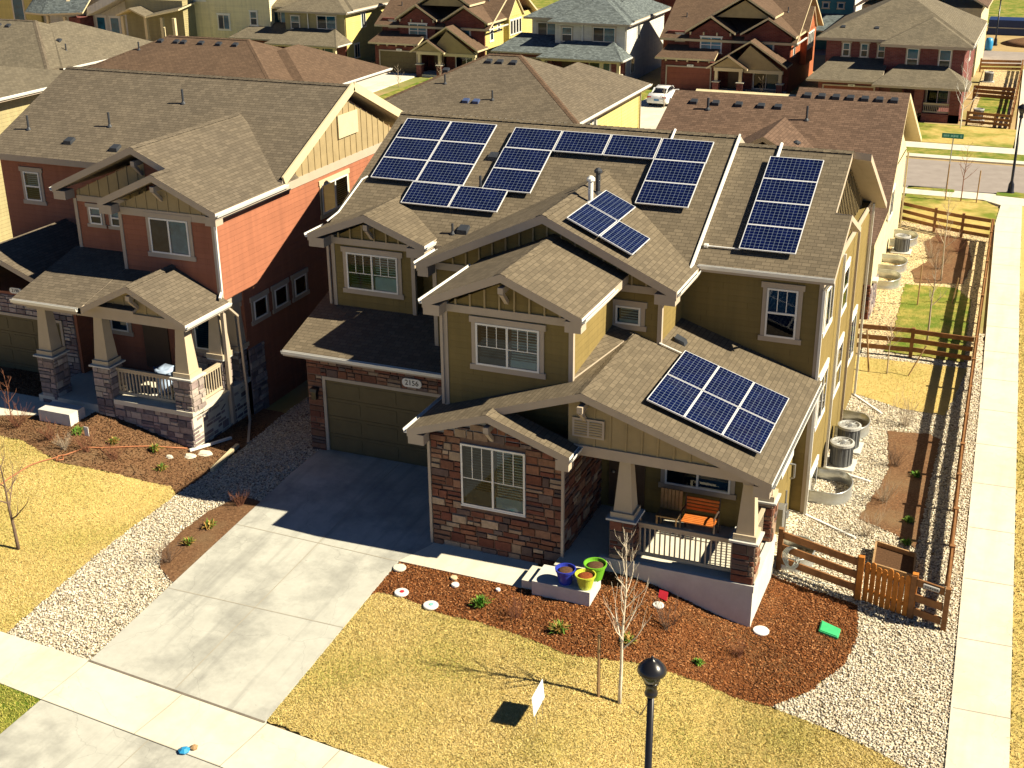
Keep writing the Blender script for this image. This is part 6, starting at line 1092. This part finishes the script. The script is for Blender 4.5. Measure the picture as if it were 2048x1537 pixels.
# ------------------------------------------------------------------ white car on the far driveway
def car(x, y, z, s, label):
    t = thing('parked_car', (x, y, z), label, 'car'); W = .88; 
    def loft(secs, name, mat, smooth=True):   # cross sections along y: (y, half width, z list) lofted to one shell
        mb = MB(); V = []; m_ = len(secs[0][1])
        for yy, pts in secs: V += [(x + px * s, y + yy * s, z + pz * s) for px, pz in pts]
        mb.faces(V, [(i * m_ + j, i * m_ + (j + 1) % m_, (i + 1) * m_ + (j + 1) % m_, (i + 1) * m_ + j) for i in range(len(secs) - 1) for j in range(m_)] + [tuple(range(m_)), tuple(range((len(secs) - 1) * m_, len(secs) * m_))]); return mb.build(name, mat, t, smooth)
    def sec(w, zb, zt, k=.1): return [(-w + .06, zb), (w - .06, zb), (w, zb + .12), (w + .01, (zb + zt) / 2), (w - .03, zt - .08), (w - k, zt), (-w + k, zt), (-w + .03, zt - .08), (-w - .01, (zb + zt) / 2), (-w, zb + .12)]
    loft([(-2.25, sec(W - .14, .38, .72)), (-2.18, sec(W - .05, .28, .92)), (-1.7, sec(W, .2, 1.0)), (-.6, sec(W, .18, .97)), (.7, sec(W, .18, .96)), (1.6, sec(W - .02, .2, .86)), (2.1, sec(W - .1, .25, .72)), (2.25, sec(W - .25, .32, .6))], 'body', 'car_paint')
    loft([(-1.55, sec(.66, .94, 1.0, .1)), (-.95, sec(.66, .94, 1.30, .14)), (-.35, sec(.66, .94, 1.38, .16)), (.25, sec(.66, .94, 1.34, .15)), (1.0, sec(.64, .92, .98, .1))], 'cabin', 'car_glass')
    loft([(-1.0, [(-.56, 1.29), (.56, 1.29), (.5, 1.34), (-.5, 1.34)]), (-.35, [(-.55, 1.36), (.55, 1.36), (.5, 1.41), (-.5, 1.41)]), (.3, [(-.54, 1.31), (.54, 1.31), (.48, 1.36), (-.48, 1.36)])], 'roof_panel', 'car_paint')
    for sx in (-1, 1):
        for q, (ya, za, yb, zb_) in enumerate(((-1.6, .98, -.98, 1.33), (.28, 1.35, 1.02, .96))): mb = MB(); mb.beam((x + sx * .6 * s, y + ya * s, z + za * s), (x + sx * .54 * s, y + yb * s, z + zb_ * s), .09 * s, .05 * s); mb.build('pillar', 'car_paint', t)
        for yy in (-1.35, 1.4):
            mb = MB(); V = [(x + sx * (W - .12 + dx) * s, y + (yy + .33 * math.cos(a)) * s, z + (.33 + .33 * math.sin(a)) * s) for dx in (-.1, .13) for a in np.linspace(0, 2 * math.pi, 18, endpoint=False)]
            mb.faces(V, [(j, (j + 1) % 18, 18 + (j + 1) % 18, 18 + j) for j in range(18)] + [tuple(range(18)), tuple(range(18, 36))]); wh = mb.build('wheel', 'tyre', t); mb = MB(); xx = x + sx * (W + .02) * s; mb.poly([(xx, y + (yy + .2 * math.cos(a)) * s, z + (.33 + .2 * math.sin(a)) * s) for a in np.linspace(0, 6.2, 14)]); mb.build('rim', 'metal_grey', wh)
        mb = MB(); mb.box(x + sx * .62 * s - .16 * s, x + sx * .62 * s + .16 * s, y - 2.24 * s, y - 2.15 * s, z + .72 * s, z + .84 * s); mb.build('tail_light', 'tail_red', t)
        mb = MB(); mb.box(x + sx * .98 * s - .1 * s, x + sx * .98 * s + .1 * s, y + .45 * s, y + .55 * s, z + .95 * s, z + 1.06 * s); mb.build('mirror', 'car_paint', t)
    mb = MB(); mb.box(x - .2 * s, x + .2 * s, y - 2.275 * s, y - 2.2 * s, z + .5 * s, z + .64 * s); mb.build('licence_plate', 'plate_blue', t)
car(-13.2, 67.6, -.81, .92, 'white coupe parked on the far driveway, seen from behind')
t = thing('dumpster', (9.5, 117, -.9), 'long dark blue container box at the top right corner', 'container'); mb = MB(); mb.box(7.0, 22, 116, 119, -1, .55); mb.build('box', 'container_blue', t); mb = MB(); mb.box(6.95, 22, 115.93, 116, -.25, -.15); mb.build('trim_bar', 'metal_grey', t)
t = thing('dirt_mound', (11, 109, -.9), 'low brown heap of earth before the blue container', 'heap'); mb = MB(); mb.lathe([(3.0, 0), (2.0, .35), (.9, .6), (.01, .68)], (11.5, 110, -.95), 18); mb.build('heap', 'mulch_brown', t, True)
t = thing('blue_barrel', (7.8, 104.5, -.9), 'small bright blue barrel standing by the far street', 'barrel'); mb = MB(); mb.lathe([(.3, 0), (.36, .3), (.36, .8), (.28, 1.15), (.01, 1.2)], (7.8, 104.5, -.95), 12); mb.build('barrel', 'blue_plastic', t, True)

for i, (x, y, r, lb) in enumerate(((-9.15, 2.0, .13, 'pale flat stone nearest the red house stone corner'), (-8.9, 2.4, .16, 'larger pale flat stone behind the stone corner'), (-9.6, 1.6, .08, 'small pale stone in the left mulch below the porch corner'))):
    t = thing('garden_stone', (x, y, hz(x, y)), lb, 'stone', 'pale stones by the red house corner'); mb = MB(); mb.lathe([(r, 0), (r * 1.05, .03), (r * .8, .07), (.01, .08)], (x, y, hz(x, y) + .03), 9)
    for k, v in enumerate(mb.v): mb.v[k] = (x + (v[0] - x) * (1.5 + .25 * math.sin(k * 2.1 + i)), y + (v[1] - y) * (1 + .2 * math.cos(k * 1.7)), v[2])
    mb.build('stone', 'concrete_warm', t)
# ------------------------------------------------------------------ light, sky, camera
w = bpy.data.worlds.new('World'); scene.world = w; w.use_nodes = True; nt = w.node_tree
sky = nt.nodes.new('ShaderNodeTexSky'); sky.sky_type = 'NISHITA'; sky.sun_disc = False; sky.sun_elevation = R(40.5); sky.sun_rotation = R(85); sky.altitude = 1500; sky.air_density = .42; sky.dust_density = 0; sky.ozone_density = 5.0
nt.links.new(sky.outputs[0], nt.nodes['Background'].inputs['Color']); nt.nodes['Background'].inputs['Strength'].default_value = .05
sun = bpy.data.lights.new('sun', 'SUN'); sun.energy = 5.0; sun.angle = R(.5); sun.color = (1, .885, .66)
so = bpy.data.objects.new('sun', sun); COL.objects.link(so)
az, el = R(5), R(40.5); sv = Vector((math.cos(az) * math.cos(el), math.sin(az) * math.cos(el), math.sin(el)))
so.rotation_euler = sv.to_track_quat('Z', 'Y').to_euler(); so.location = (40, 0, 40)
cam = bpy.data.cameras.new('camera'); co = bpy.data.objects.new('camera', cam); COL.objects.link(co); scene.camera = co
yaw, pit, rol = -.394135, .395586, -.0093286
fw = Vector((math.sin(yaw), math.cos(yaw), 0)); rt = Vector((math.cos(yaw), -math.sin(yaw), 0)); upv = Vector((0, 0, 1))
f2 = fw * math.cos(pit) - upv * math.sin(pit); u2 = upv * math.cos(pit) + fw * math.sin(pit)
r3 = rt * math.cos(rol) + u2 * math.sin(rol); u3 = u2 * math.cos(rol) - rt * math.sin(rol)
mm = Matrix((r3, u3, -f2)).transposed().to_4x4(); mm.translation = (13.268, -26.436, 16.766); co.matrix_world = mm
cam.sensor_width = 36; cam.lens = 2550 / 2048 * 36; cam.clip_end = 2000; cam.clip_start = .1
vs = scene.view_settings; vs.view_transform = 'Standard'; vs.look = 'None'; vs.exposure = 1.0; vs.gamma = 1; vs.use_curve_mapping = False
scene.cycles.diffuse_bounces = 1; scene.cycles.max_bounces = 6; scene.cycles.transparent_max_bounces = 12
